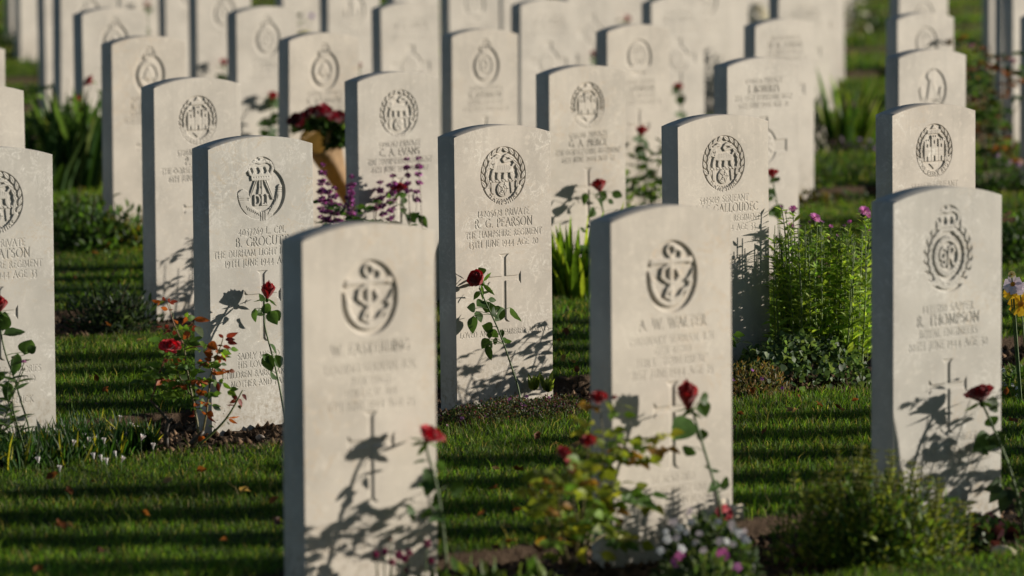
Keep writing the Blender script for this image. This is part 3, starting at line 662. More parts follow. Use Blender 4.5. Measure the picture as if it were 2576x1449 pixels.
S(13, 4, (1956.5, -5), 'far headstone behind the badgeless four-line stone, beside cream blossom', S_PLAIN, .0028, lines=L4, broad=BR)
S(14, 4, (2261.5, -12), 'farthest headstone of the right-hand column, third behind the castle badge', S_PLAIN, .0028, emb='star')
S(15, 4, (2550, -20), 'far pale headstone on the right edge of the view behind the rusty shrub', S_PLAIN, .0028, emb='garter')
R5 = {10: (149, 'left end', 'garter'), 11: (494, '', 'garter2'), 12: (823, '', 'feather'), 13: (1131.9, '', 'star'), 14: (1430, '', None), 15: (1718, '', 'garter'), 16: (1994, '', None), 18: (2522, '', None)}
LB5 = {10: 'distant headstone at upper left, second pale slab left of the crowned badge', 11: 'distant headstone with a small rose whose flower touches the ring badge stone', 12: 'distant headstone with a plumed badge above the bouquet',
       13: 'distant headstone with an oval badge just above the garter2 stone', 14: 'distant headstone with a small cross badge between two far broad cross stones', 15: 'distant headstone squeezed behind the bright broad cross stone',
       16: 'distant headstone beside the open lawn at upper right', 18: 'distant shaded headstone at the upper right edge behind the rusty shrub'}
LB5[13] = 'distant headstone with an oval badge directly above the garter badge stone in the middle'
for i, (x, _, e) in R5.items():
    pr = -24-(i-11)*6.6
    if e: S(i, 5, (x, pr), LB5[i], S_PLAIN, .0035, emb=e, lines=LG)
    else: S(i, 5, (x, pr), LB5[i], S_PLAIN, .0035, lines=L4, broad=BR)
LB = {(12, 6): 'thin distant headstone at the upper left corner with tall red blooms before it', (13, 6): 'distant headstone whose foot is shaded by shrubs, upper left of the ring badge',
      (14, 6): 'distant headstone with yellow flowers at its foot', (15, 6): 'remote headstone behind the plumed badge stone', (16, 6): 'remote headstone behind the oval badge stone', (17, 6): 'remote headstone with a red bloom above the curled shell badge',
      (18, 6): 'remote headstone beside pale yellow blossom spires', (19, 6): 'remote headstone bordering the open lawn at the top right', (21, 6): 'remote narrow headstone behind the rusty shrub, upper right',
      (16, 8): 'remote headstone standing on open grass at the upper left corner', (17, 8): 'remote headstone with a pink bloom behind the crowned badge stone', (18, 9): 'remotest headstone at the upper left corner, mostly hidden',
      (24, 8): 'remote headstone half covered by cream blossom at the top', (25, 8): 'remotest headstone beside the open lawn at the top right'}
for (i, j), lb in LB.items(): S(i, j, None, lb, S_PLAIN, .0035, emb='garter' if (i+j) % 2 else None, lines=LG)
STONES = {}
for (i, j), (fl, label, mat, spec) in SPEC.items():
    loc = stone_loc(i, j, fl); rz = TH+rng.normal()*.006
    if (i, j) == (3, 1): rz = TH
    STONES[(i, j)] = (make_stone(tuple(loc), rz, spec, mat, label, GH, (rng.normal()*(.002+.0012*j), rng.normal()*(.002+.0012*j))), loc, rz)
# the rows go on past the right edge: plain copies, kept for the long shadows they lay across the lawns
src = STONES[(3, 1)][0]
off = [(i, 0) for i in (3, 4, 5, 6, 7, 8)]+[(i, 1) for i in (6, 7, 8, 9, 10)]+[(i, 2) for i in (9, 10, 11, 12)]+[(i, 3) for i in (12, 13, 14)]+[(16, 4)]
srcs = [STONES[(5, 2)][0], STONES[(6, 2)][0], STONES[(6, 3)][0]]
for n_, (i, j) in enumerate(off):
    s0 = srcs[n_ % 3]; c = s0.copy(); COL.objects.link(c); loc = stone_loc(i, j); c.location = loc; c.rotation_euler = (0, 0, TH+rng.normal()*.008)
    c['label'] = 'pale headstone standing past the right edge of the view'; c['group'] = 'headstones past the right edge of the view'
    for ch in s0.children: d = ch.copy(); COL.objects.link(d); d.parent = c
# ---------------------------------------------------------------- ground: soil sheet, turf strips between the planted beds
FB, BB = -.42, .41        # bed edges before and behind the face line
def tonl(X, Y): dx, dy = X-X0, Y-Y0; return dx*N[0]+dy*N[1], dx*U[0]+dy*U[1]     # n, along
def grid_sheet(name, xs, ys, zf, mat):
    X, Y = np.meshgrid(xs, ys); Z = zf(X, Y); nx = len(xs); idx = np.arange(X.size).reshape(X.shape)
    Q = np.stack([idx[:-1, :-1], idx[:-1, 1:], idx[1:, 1:], idx[1:, :-1]], -1).reshape(-1, 4)
    return mk(name, np.stack([X, Y, Z], -1).reshape(-1, 3), Q, None, None, [mat], True)
def vnoise(X, Y, s, seed):
    r = np.random.default_rng(seed); P = r.random((64, 64)); x, y = X*s % 64, Y*s % 64; i, j = np.floor(x).astype(int) % 64, np.floor(y).astype(int) % 64
    fx, fy = x-np.floor(x), y-np.floor(y); fx, fy = fx*fx*(3-2*fx), fy*fy*(3-2*fy); i2, j2 = (i+1) % 64, (j+1) % 64
    return (P[i, j]*(1-fx)+P[i2, j]*fx)*(1-fy)+(P[i, j2]*(1-fx)+P[i2, j2]*fx)*fy-.5
def soilz(X, Y):
    n, _ = tonl(X, Y); m = (n+RW/2) % RW-RW/2
    mound = np.clip(1-np.abs((m-.0)/.38)**2, 0, 1)
    return GX*X-.05+.035*mound+.03*vnoise(X, Y, 9, 1)+.018*vnoise(X, Y, 31, 2)+.008*vnoise(X, Y, 80, 3)
tag(grid_sheet('soil_ground', np.arange(-2.6, 2.6, .016), np.arange(10.6, 19.0, .016), soilz, M_SOIL), kind='structure')
far = mk('far_ground', [(-400, -300, 3.6), (400, -300, -5.4), (400, 700, -5.4), (-400, 700, 3.6)], [(0, 1, 2, 3)], None, None, [M_SOIL]); tag(far, kind='structure')
for v in far.data.vertices: v.co.z = GX*v.co.x-.09
HI = 34.0
for j in range(-3, 12):
    a, b = BB+RW*j, FB+RW*(j+1)
    if j == 11: b = a+60
    if j == -3: a = b-40
    lo, hi = -12.0, HI
    k = 240; L = np.linspace(lo, hi, k) if j not in (-3, 11) else np.linspace(-60, 80, k)
    e = lambda s: .012*vnoise(L, L*0+s, 6, 11)+.01*vnoise(L, L*0+s, 23, 12)
    ea, eb = a+e(1.3+j), b+e(7.7+j)
    def pt(n_, z): P = np.array([X0, Y0])[None]+U*L[:, None]+N*np.asarray(n_)[:, None]; return np.stack([P[:, 0], P[:, 1], GX*P[:, 0]+z], 1)
    rows_ = [pt(ea, -.1), pt(ea, -.006), pt(ea+.02, 0)]+[pt(ea+(eb-ea)*q, 0) for q in np.linspace(.1, .9, 9)]+[pt(eb-.02, 0), pt(eb, -.006), pt(eb, -.1)]
    m_ = len(rows_); idx = np.arange(m_*k).reshape(m_, k)
    Q = np.stack([idx[:-1, :-1], idx[:-1, 1:], idx[1:, 1:], idx[1:, :-1]], -1).reshape(-1, 4)
    ed = np.zeros((m_-1, k-1), int); ed[[0, 1, -2, -1]] = 1
    tag(mk('lawn', np.concatenate(rows_), Q, None, None, [M_TURF, M_SOIL], False, None, ed.ravel()), kind='structure')
# ---------------------------------------------------------------- grass blades
def grass(name, ylo, yhi, dens, h0, w0, seed, margin=1.7, seg=2):
    r = np.random.default_rng(seed); hwid = lambda y: y*.1015+margin
    area = (hwid(ylo)+hwid(yhi))*(yhi-ylo); n = int(area*dens)
    Y = ylo+(yhi-ylo)*r.random(n); X = (r.random(n)*2-1)*hwid(yhi); ok = np.abs(X) < hwid(Y); X, Y = X[ok], Y[ok]
    nn, _ = tonl(X, Y); m = (nn-BB) % RW; ln = FB-BB+RW; ok = (m > .0) & (m < ln) | (nn > BB+RW*11)
    X, Y, m = X[ok], Y[ok], m[ok]; n = len(X)
    patch = vnoise(X, Y, 3.0, seed+5)+.6*vnoise(X, Y, 11, seed+6)
    h = h0*(.55+.75*r.random(n))*(1+.55*patch); edge = (m > ln-.05) | (m < .04); h = h*np.where(edge, 1.15, 1); tall = r.random(n) < .035; h = h*np.where(tall, 1.7, 1)
    a = r.random(n)*2*math.pi; lean = .25+.5*r.random(n); dx, dy = np.cos(a)*lean, np.sin(a)*lean
    w = w0*(.7+.6*r.random(n)); b = r.random(n)*math.pi; sx, sy = np.cos(b)*w/2, np.sin(b)*w/2
    z0 = GX*X-.004; V = np.zeros((n, 5, 3))
    for k, (t, ww) in enumerate(((0, 1), (.55, .8))):
        V[:, k*2] = np.stack([X+dx*h*t*t-sx*ww, Y+dy*h*t*t-sy*ww, z0+h*t], 1); V[:, k*2+1] = np.stack([X+dx*h*t*t+sx*ww, Y+dy*h*t*t+sy*ww, z0+h*t], 1)
    V[:, 4] = np.stack([X+dx*h, Y+dy*h, z0+h*(1-.25*lean)], 1)
    base = np.array([.080, .155, .016])*(.85+.3*vnoise(X, Y, 1.1, seed+9)[:, None]*2)*np.exp(r.normal(size=(n, 1))*.4)
    base[:, 0] *= np.exp(r.normal(size=n)*.15); dry = r.random(n) < .07+.10*np.clip(patch+.1, 0, 1); base[dry] = np.array([.26, .21, .085])*np.exp(r.normal(size=(dry.sum(), 1))*.3)
    lt = (r.random(n) < .22) & ~dry; base[lt] *= np.array([2.1, 1.75, 2.2])
    base *= (1+.35*patch)[:, None]
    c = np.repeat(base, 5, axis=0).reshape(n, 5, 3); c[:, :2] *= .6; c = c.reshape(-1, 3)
    off_ = (np.arange(n)*5)[:, None]; Q = np.array([[0, 1, 3, 2]])+off_; Tt = np.array([[2, 3, 4]])+off_
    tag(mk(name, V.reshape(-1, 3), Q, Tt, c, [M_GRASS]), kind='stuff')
    return n
ng = grass('grass', 11.0, 13.6, 13000, .026, .0021, 21)+grass('grass', 13.6, 17.0, 12000, .025, .0022, 22)+grass('grass', 17.0, 24.0, 5200, .027, .0032, 23)+grass('grass', 24.0, 36.0, 1700, .031, .006, 24)+grass('grass', 36.0, 56.0, 500, .045, .012, 25)+grass('grass', 9.0, 11.0, 4000, .028, .003, 26)
print('grass blades', ng)
# ---------------------------------------------------------------- camera, sun, sky
cam = bpy.data.objects.new('camera', bpy.data.cameras.new('camera')); COL.objects.link(cam); scene.camera = cam
cam.location = (0, 0, CAMH); cam.data.sensor_width = 36; cam.data.lens = F/2576*36; cam.data.clip_end = 2000; cam.data.clip_start = .1
R_ = Matrix.Rotation(math.pi/2-PITCH, 3, 'X')@Matrix.Rotation(ROLL, 3, 'Z'); cam.rotation_euler = R_.to_euler()
cam.data.dof.use_dof = True; cam.data.dof.focus_distance = 15.0; cam.data.dof.aperture_fstop = 3.9; cam.data.dof.aperture_blades = 0
SUN_EL, SUN_AZ = math.radians(SUN_EL_DEG), math.radians(SUN_AZ_DEG)     # azimuth from +X towards +Y
sd = Vector((math.cos(SUN_EL)*math.cos(SUN_AZ), math.cos(SUN_EL)*math.sin(SUN_AZ), math.sin(SUN_EL)))
sl = bpy.data.lights.new('sun', 'SUN'); sl.energy = SUN_E; sl.angle = math.radians(.55); sl.color = SUN_C
so = bpy.data.objects.new('sun', sl); COL.objects.link(so); so.rotation_euler = sd.to_track_quat('Z', 'Y').to_euler()
w = bpy.data.worlds.new('World'); scene.world = w; w.use_nodes = True; nt = w.node_tree
sk = nt.nodes.new('ShaderNodeTexSky'); sk.sky_type = 'NISHITA'; sk.sun_disc = False; sk.sun_elevation = SUN_EL; sk.sun_rotation = math.pi/2-SUN_AZ; sk.air_density = 1.0; sk.dust_density = .3; sk.ozone_density = 1.8
bg = nt.nodes['Background']; bg.inputs['Strength'].default_value = SKY_S; nt.links.new(sk.outputs[0], bg.inputs['Color'])
scene.view_settings.view_transform = 'Standard'; scene.view_settings.look = 'None'; scene.view_settings.gamma = 1; scene.view_settings.exposure = EXPO
scene.cycles.use_denoising = True; scene.cycles.max_bounces = 6; scene.cycles.transparent_max_bounces = 4
# ---------------------------------------------------------------- plants
GRN = (.075, .15, .028); DGRN = (.035, .075, .022); LGRN = (.15, .25, .035); YGRN = (.20, .24, .03); RED = (.33, .005, .009); DRED = (.15, .003, .006)
RUST = (.30, .075, .02); MAROON = (.16, .025, .022); PINK = (.62, .16, .48); PURP = (.32, .05, .33); MAG = (.28, .012, .11); WHITE = (.82, .83, .8); YEL = (.85, .62, .03)
SRC = lambda x0, y0, sc: (lambda x, y: ((x0+x/sc)/K, (y0+y/sc)/K))
def stone_plane(key, off):
    """plane parallel to a stone's face, off metres before it: (point, normal)"""
    loc = STONES[key][1]; rz = STONES[key][2]; nn = np.array([math.sin(rz), -math.cos(rz), 0]); return np.array([loc[0], loc[1], 0])+nn*off, nn
def on_plane(x, y, key, off):
    p, nn = stone_plane(key, off); d = ray(x, y); t = ((p-CAM)@nn)/(d@nn); return CAM+d*t
TOCAM = lambda p: unit(CAM-np.asarray(p))
def smooth_path(P, n=18):
    P = np.asarray(P, float); t = np.linspace(0, 1, len(P)); q = np.linspace(0, 1, n)
    out = np.stack([np.interp(q, t, P[:, k]) for k in range(3)], 1)
    for _ in range(2): out[1:-1] = (out[:-2]+2*out[1:-1]+out[2:])/4
    return out
def petals_head(mb, c, ax, R, H, n=22, openness=.35, colr=RED, dark=DRED, var=.18):
    """layered rose: petals wrapped round an axis, opening outwards"""
    A = frame(ax); nu, nv = 6, 6
    u = np.linspace(-1, 1, nu); v = np.linspace(0, 1, nv)
    q = [(j*nu+i, j*nu+i+1, (j+1)*nu+i+1, (j+1)*nu+i) for j in range(nv-1) for i in range(nu-1)]
    for k in range(n):
        f = (k+.5)/n; th = k*2.3999+rng.normal()*.1; span = 1.25-.45*f; rr = R*(.1+.9*f**.8)
        op = openness*f**1.6; hh = H*(1.0-.28*f+rng.normal()*.03)
        uu, vv = np.meshgrid(u, v)
        prof = np.sin(np.clip(vv*1.75, 0, math.pi/2))          # belly of the petal
        rad = rr*(.18+.82*prof)*(1-.22*(1-op)*np.clip(vv-.6, 0, 1)/.4*(1-f))+op*R*1.1*np.clip(vv-.45, 0, 1)**1.4*2
        rad = rad*(1+.05*np.sin(uu*5+k))
        z = hh*(vv-.10*uu**2*vv)-op*H*.55*np.clip(vv-.72, 0, 1)**1.2*2.2
        ang = th+uu*span*(1-.35*vv**3)
        V = np.stack([rad*np.cos(ang), rad*np.sin(ang), z], -1).reshape(-1, 3)+rng.normal(size=(nu*nv, 3))*R*.012
        c_ = (np.array(colr)*(.55+.45*f)+np.array(dark)*(.45-.45*f))*math.exp(rng.normal()*var)
        mb.add(np.asarray(c)+V@A, q, (), c_)
def sepals(mb, c, ax, R, n=5, colr=GRN):
    A = frame(ax)
    for k in range(n):
        a = k*2*math.pi/n+rng.normal()*.2; d = (math.cos(a)*A[0]+math.sin(a)*A[1])
        D = (d*.9-unit(ax)*(.2+.5*rng.random())+rng.normal(size=3)*.2); D = unit(D)*R*(1.0+.5*rng.random())
        mb.leaves([np.asarray(c)+d*R*.2], [D], [unit(ax)], R*.42, [np.array(colr)*(.8+.5*rng.random())], curl=-.2, fold=.3, prof='narrow')
    mb.blob(np.asarray(c)-unit(ax)*R*.12, (R*.24, R*.24, R*.3), colr, ax)
def leafset(mb, items, P, colr, jn=.55, curl=.18, zj=.012, serr=True):
    """items: (base x, base y, tip x, tip y, width) in picture points through P(x, y, depth jitter)"""
    for it in items:
        bx, by, tx, ty, wd = it[:5]; cc = it[5] if len(it) > 5 else colr
        j = rng.normal()*zj; b = P(bx, by, j); t = P(tx, ty, j+rng.normal()*zj); sc = np.linalg.norm(P(bx+10, by, 0)-P(bx, by, 0))/10
        nn = unit(TOCAM(b)+rng.normal(size=3)*jn+np.array([.35, 0, .2])*rng.random())
        c_ = np.array(cc)*math.exp(rng.normal()*.22)
        mb.leaves([b], [t-b], [nn], wd*sc*1.08, [c_], curl=curl*rng.uniform(-.4, 1.2), fold=rng.uniform(.1, .5), prof='ovate', seg=6, wob=.02)
def cut_rose(key, zf, stem, head, Rpx, leaves, label, ax=None, openness=.3, off=(.05, .13), rr=.0026, n=22, colr=RED, dark=DRED, group=None, Hk=1.5):
    """one long-stemmed rose pushed into the bed and leaning towards the stone. stem from foot to neck in picture points"""
    m = len(stem)
    def P3(x, y, j=0.0, s=None):
        X, Y = zf(x, y)
        if s is None:
            ys = [q[1] for q in stem]; s = np.clip((ys[0]-y)/(ys[0]-ys[-1]+1e-6), 0, 1.1)
        return on_plane(X, Y, key, off[1]+(off[0]-off[1])*s+j)
    pts = [P3(x, y, 0, k/(m-1)) for k, (x, y) in enumerate(stem)]
    foot = pts[0]; foot[2] = min(foot[2], gz(foot[0])+.01)
    base = (foot[0], foot[1], gz(foot[0])-.03)
    t = thing('rose', label, 'rose', base, 0, group)
    sb = MB(); sb.tube(smooth_path([np.array([foot[0], foot[1], gz(foot[0])-.04])]+pts), np.linspace(rr*1.1, rr*.85, 18), np.array([.075, .12, .03]), 7)
    hc = P3(head[0], head[1], 0, 1.0); neck = pts[-1]
    if ax is None: ax = unit(hc-neck)
    sc = np.linalg.norm(P3(head[0]+10, head[1], 0, 1)-hc)/10; R = Rpx*sc
    sm = smooth_path(pts)
    for k in range(9):                                     # thorns
        i = rng.integers(2, 15); d = unit(np.cross(sm[i+1]-sm[i], rdir(1)[0])); sb.leaves([sm[i]], [d*.006], [rdir(1)[0]], .003, [[.12, .1, .04]], prof='blade', seg=2)
    for it in leaves:                                      # leaf stalks back to the stem
        b = P3(it[0], it[1]); i = int(np.argmin(np.linalg.norm(sm-b, axis=1)-(0.02*(sm[:, 2] < b[2]))))
        if np.linalg.norm(sm[i]-b) > .004: sb.tube(smooth_path([sm[i], (sm[i]+b)/2+np.array([0, 0, .004]), b], 6), .0009, (.07, .11, .03), 4)
    so_ = sb.build('stem', M_STEM, t, base, True)
    lb = MB(); leafset(lb, leaves, lambda x, y, j: P3(x, y, j), (.05, .10, .028)); lb.build('foliage', M_LEAF, t, base, True)
    hb = MB(); petals_head(hb, hc-unit(ax)*R*Hk*.5, ax, R*.8, R*Hk, n, openness, colr, dark); fl_ = hb.build('flower', M_PETAL, t, base, True)
    cb = MB(); sepals(cb, hc-unit(ax)*R*Hk*.52, ax, R); cb.build('calyx', M_LEAF, t, base, True)
    return t
Z3 = SRC(1800, 1020, 2.416)
cut_rose((3, 1), Z3, [(690, 1372), (665, 1270), (600, 1110), (575, 1010), (500, 810), (440, 650), (380, 540), (320, 400), (283, 320)], (255, 228), 82,
         [(318, 352, 420, 338, 72), (285, 350, 228, 430, 40), (385, 455, 345, 556, 125), (330, 450, 256, 500, 80), (370, 430, 450, 438, 38), (245, 515, 168, 505, 70), (250, 545, 300, 655, 82), (225, 590, 215, 760, 84),
          (525, 520, 455, 640, 78), (440, 560, 400, 570, 90), (500, 505, 400, 560, 62), (582, 508, 672, 656, 78), (415, 695, 310, 690, 90), (400, 700, 370, 755, 60), (400, 725, 460, 800, 70), (385, 740, 380, 810, 50), (378, 810, 305, 905, 70), (375, 830, 415, 905, 44),
          (355, 870, 400, 1020, 52), (440, 800, 435, 875, 34), (500, 720, 505, 800, 36), (490, 800, 535, 862, 66), (530, 825, 595, 838, 36), (330, 180, 275, 120, 62)],
         'large drooping dark red rose on a bent stem before the white-veined tiger badge stone', ax=unit(np.array([-.25, -.35, .35])*1.0+np.array([0, 0, -.1])), off=(.045, .17), Hk=1.7, openness=.22, n=24)
Z1 = SRC(560, 1150, 2.2286)
cut_rose((2, 1), Z1, [(1300, 1010), (1240, 860), (1190, 640), (1150, 500), (1110, 350), (1100, 240), (1112, 90)], (1142, 20), 62,
         [(1100, 120, 1068, 62, 40), (1105, 150, 1165, 235, 76), (1085, 215, 1040, 245, 52), (1020, 190, 1030, 310, 50), (1150, 215, 1225, 335, 84), (1170, 210, 1248, 300, 90), (1160, 500, 1215, 590, 72), (1110, 600, 1180, 750, 90), (1090, 600, 1230, 690, 60), (1210, 600, 1248, 720, 70), (1160, 740, 1215, 825, 80)],
         'upright red rose covering the cross of the bugle badge stone', off=(.05, .13), Hk=2.1, openness=.2, ax=(.12, -.2, .95), n=24)
Z2 = SRC(0, 1100, 2.0692)
cut_rose((1, 1), Z2, [(272, 1345), (225, 1180), (165, 1040), (130, 870), (70, 740), (30, 600), (5, 480), (-8, 330)], (0, 235), 60,
         [(18, 460, 45, 300, 100), (30, 495, 215, 460, 80), (205, 660, 262, 538, 120), (230, 640, 300, 590, 60), (110, 720, 180, 790, 70), (150, 650, 110, 840, 70), (60, 880, 70, 1060, 76), (20, 800, -10, 880, 60)],
         'red rose at the left edge before the grey veined stone', off=(.05, .14), Hk=1.9, openness=.25, ax=(.05, -.2, .95))
Z6 = SRC(1180, 1550, 1.9222)
cut_rose((0, 0), Z6, [(1175, 1480), (1165, 1330), (1140, 1120), (1115, 900), (1090, 760), (1060, 640), (1020, 520), (1005, 425)], (1040, 360), 82,
         [(1010, 560, 910, 575, 22), (1035, 620, 985, 720, 62), (1060, 660, 1010, 830, 90), (1100, 560, 1150, 650, 60), (1060, 740, 950, 750, 60), (1200, 750, 1310, 800, 100), (930, 960, 855, 960, 100), (1050, 920, 960, 1010, 60), (1110, 800, 1060, 900, 44), (1120, 880, 1040, 900, 70), (1090, 760, 1000, 800, 80), (1130, 990, 1050, 1010, 70), (1125, 1010, 1190, 1080, 60), (1070, 680, 1010, 650, 60)],
         'blurred red rose at the right side of the nearest anchor badge stone', off=(.07, .15), Hk=1.3, openness=.55, ax=(.35, -.25, .7), colr=(.5, .012, .03), rr=.0034)
Z4 = SRC(2300, 1250, 1.3748)
cut_rose((1, 0), Z4, [(830, 1190), (800, 1060), (760, 920), (730, 820), (700, 720), (670, 620), (645, 530)], (618, 450), 47,
         [(690, 490, 725, 575, 60), (685, 480, 740, 460, 50), (640, 590, 545, 690, 100), (640, 740, 610, 790, 60), (700, 640, 690, 710, 50), (720, 840, 790, 885, 40), (850, 950, 795, 950, 66), (790, 930, 745, 975, 40)],
         'blurred tall red rose at the cross of the anchor badge stone behind white flowers', off=(.07, .15), Hk=2.9, openness=.35, ax=(-.05, -.3, .9), rr=.0034)
Z5 = SRC(3450, 1350, 1.5186)
cut_rose((2, 0), Z5, [(985, 1010), (910, 830), (850, 680), (800, 560), (760, 470), (725, 395)], (712, 340), 62,
         [(760, 375, 835, 450, 66), (770, 480, 800, 545, 62), (780, 600, 690, 680, 90), (770, 600, 855, 640, 80), (760, 690, 725, 705, 40)],
         'very dark red rose on the right side of the crowned badge stone', off=(.06, .15), Hk=1.2, openness=.5, ax=(-.25, -.2, .9), colr=(.2, .004, .008), dark=(.08, .002, .004), rr=.0034)
Z8 = SRC(2180, 650, 2.542)
cut_rose((6, 2), Z8, [(650, 900), (600, 560), (580, 420), (555, 300)], (545, 225), 62,
         [(560, 300, 630, 360, 60), (520, 360, 580, 450, 90), (500, 460, 450, 560, 80), (410, 310, 395, 430, 50), (680, 300, 790, 350, 64), (640, 380, 700, 420, 40), (600, 350, 580, 400, 40), (740, 480, 720, 510, 30)],
         'red rose on the castle badge stone above the bright iris leaves', off=(.06, .14), Hk=1.8, openness=.4, ax=(-.2, -.2, .9), rr=.0032)
Z7 = SRC(1200, 350, 2.4143)
cut_rose((5, 2), Z7, [(1130, 1480), (1060, 1330), (1010, 1200), (985, 1080)], (955, 965), 66,
         [(1000, 1050, 985, 1130, 66), (980, 1170, 1010, 1220, 60), (1060, 1210, 1115, 1310, 80), (1160, 1240, 1225, 1350, 60)],
         'red rose among the purple flower spikes before the small tiger badge stone', off=(.06, .14), Hk=1.2, openness=.5, ax=(.0, -.3, .9), rr=.0032)
Zd = lambda x, y: (x, y)
def far_rose(key, hx, hy, fx, fy, R, label, dark=False, nl=7, group='roses before the far rows of headstones'):
    L = []
    for k in range(nl):
        f = rng.uniform(.12, .75); x, y = hx+(fx-hx)*f, hy+(fy-hy)*f; a = rng.uniform(0, 6.28); l = R*rng.uniform(1.6, 2.6); L.append((x, y, x+math.cos(a)*l, y+math.sin(a)*l*.8, l*.6))
    cut_rose(key, Zd, [(fx, fy), ((fx+hx)/2+3, (fy+hy)/2), (hx+1, hy+R*1.2)], (hx, hy), R, L, label, off=(.06, .13), Hk=1.6, openness=.4, n=12, rr=.003, ax=(rng.normal()*.2, -.3, .9), colr=DRED if dark else RED, group=group)
far_rose((9, 3), 1613, 328, 1640, 500, 13, 'red rose before the curled shell badge stone', nl=12)
far_rose((12, 4), 1705, 218, 1722, 345, 11, 'red rose low on the bright broad cross stone')
far_rose((7, 2), 1942, 435, 1965, 600, 12, 'red rose at the lower right of the stone with carved lines above a broad cross', nl=10)
far_rose((9, 4), 686, 240, 668, 390, 12, 'red rose and bluish shadow at the lower part of the ring badge stone', nl=14)
far_rose((11, 5), 563, 156, 568, 280, 10, 'small red rose just left of the ring badge stone')
far_rose((14, 5), 1493, 135, 1490, 260, 9, 'dark red rose touching the left side of the curled shell badge stone', True)
far_rose((17, 6), 1579, 47, 1580, 180, 9, 'pinkish red rose above the curled shell badge stone')
far_rose((18, 6), 1789, 118, 1792, 200, 8, 'small maroon rose left of the pale yellow blossom spires', True)
far_rose((12, 5), 903, 164, 905, 290, 6, 'thin pinkish rose between the bouquet stone and the broad cross stone')
far_rose((17, 8), 368, 9, 366, 120, 8, 'faint pink rose at the top edge behind the crowned badge stone')
# ---------------------------------------------------------------- rose bushes
def compound(mb, sb, p, d, size, colr, n=5):
    """one rose leaf: leaflets on a stalk"""
    d = unit(d); L = size*2.2; up = np.array([0, 0, 1.0]); side = unit(np.cross(d, up)+1e-3); tip = p+d*L-np.array([0, 0, L*.15])
    sb.tube([p, (p+tip)/2+up*L*.05, tip], .0008, np.array(colr)*1.1, 3, False)
    for k in range(n):
        if k == 0: b, dd = tip, d
        else: f = .45+.35*((k-1)//2); b = p+(tip-p)*f; dd = unit(side*(1 if k % 2 else -1)+d*.45)
        nn = unit(up*.7+TOCAM(p)*.5+rng.normal(size=3)*.45); dd = unit(dd+rng.normal(size=3)*.2-np.array([0, 0, .2]))
        mb.leaves([b], [dd*size*rng.uniform(.8, 1.15)], [nn], size*.62, [np.array(colr)*math.exp(rng.normal()*.2)], curl=rng.uniform(0, .35), fold=rng.uniform(.15, .45), seg=5)
bushP = on_ground(*Z1(560, 1385), .012)
def BP(x, y, j=0.0):
    X, Y = Z1(x, y); d = ray(X, Y); Y0_ = bushP[1]+j; return CAM+d*(Y0_/d[1])
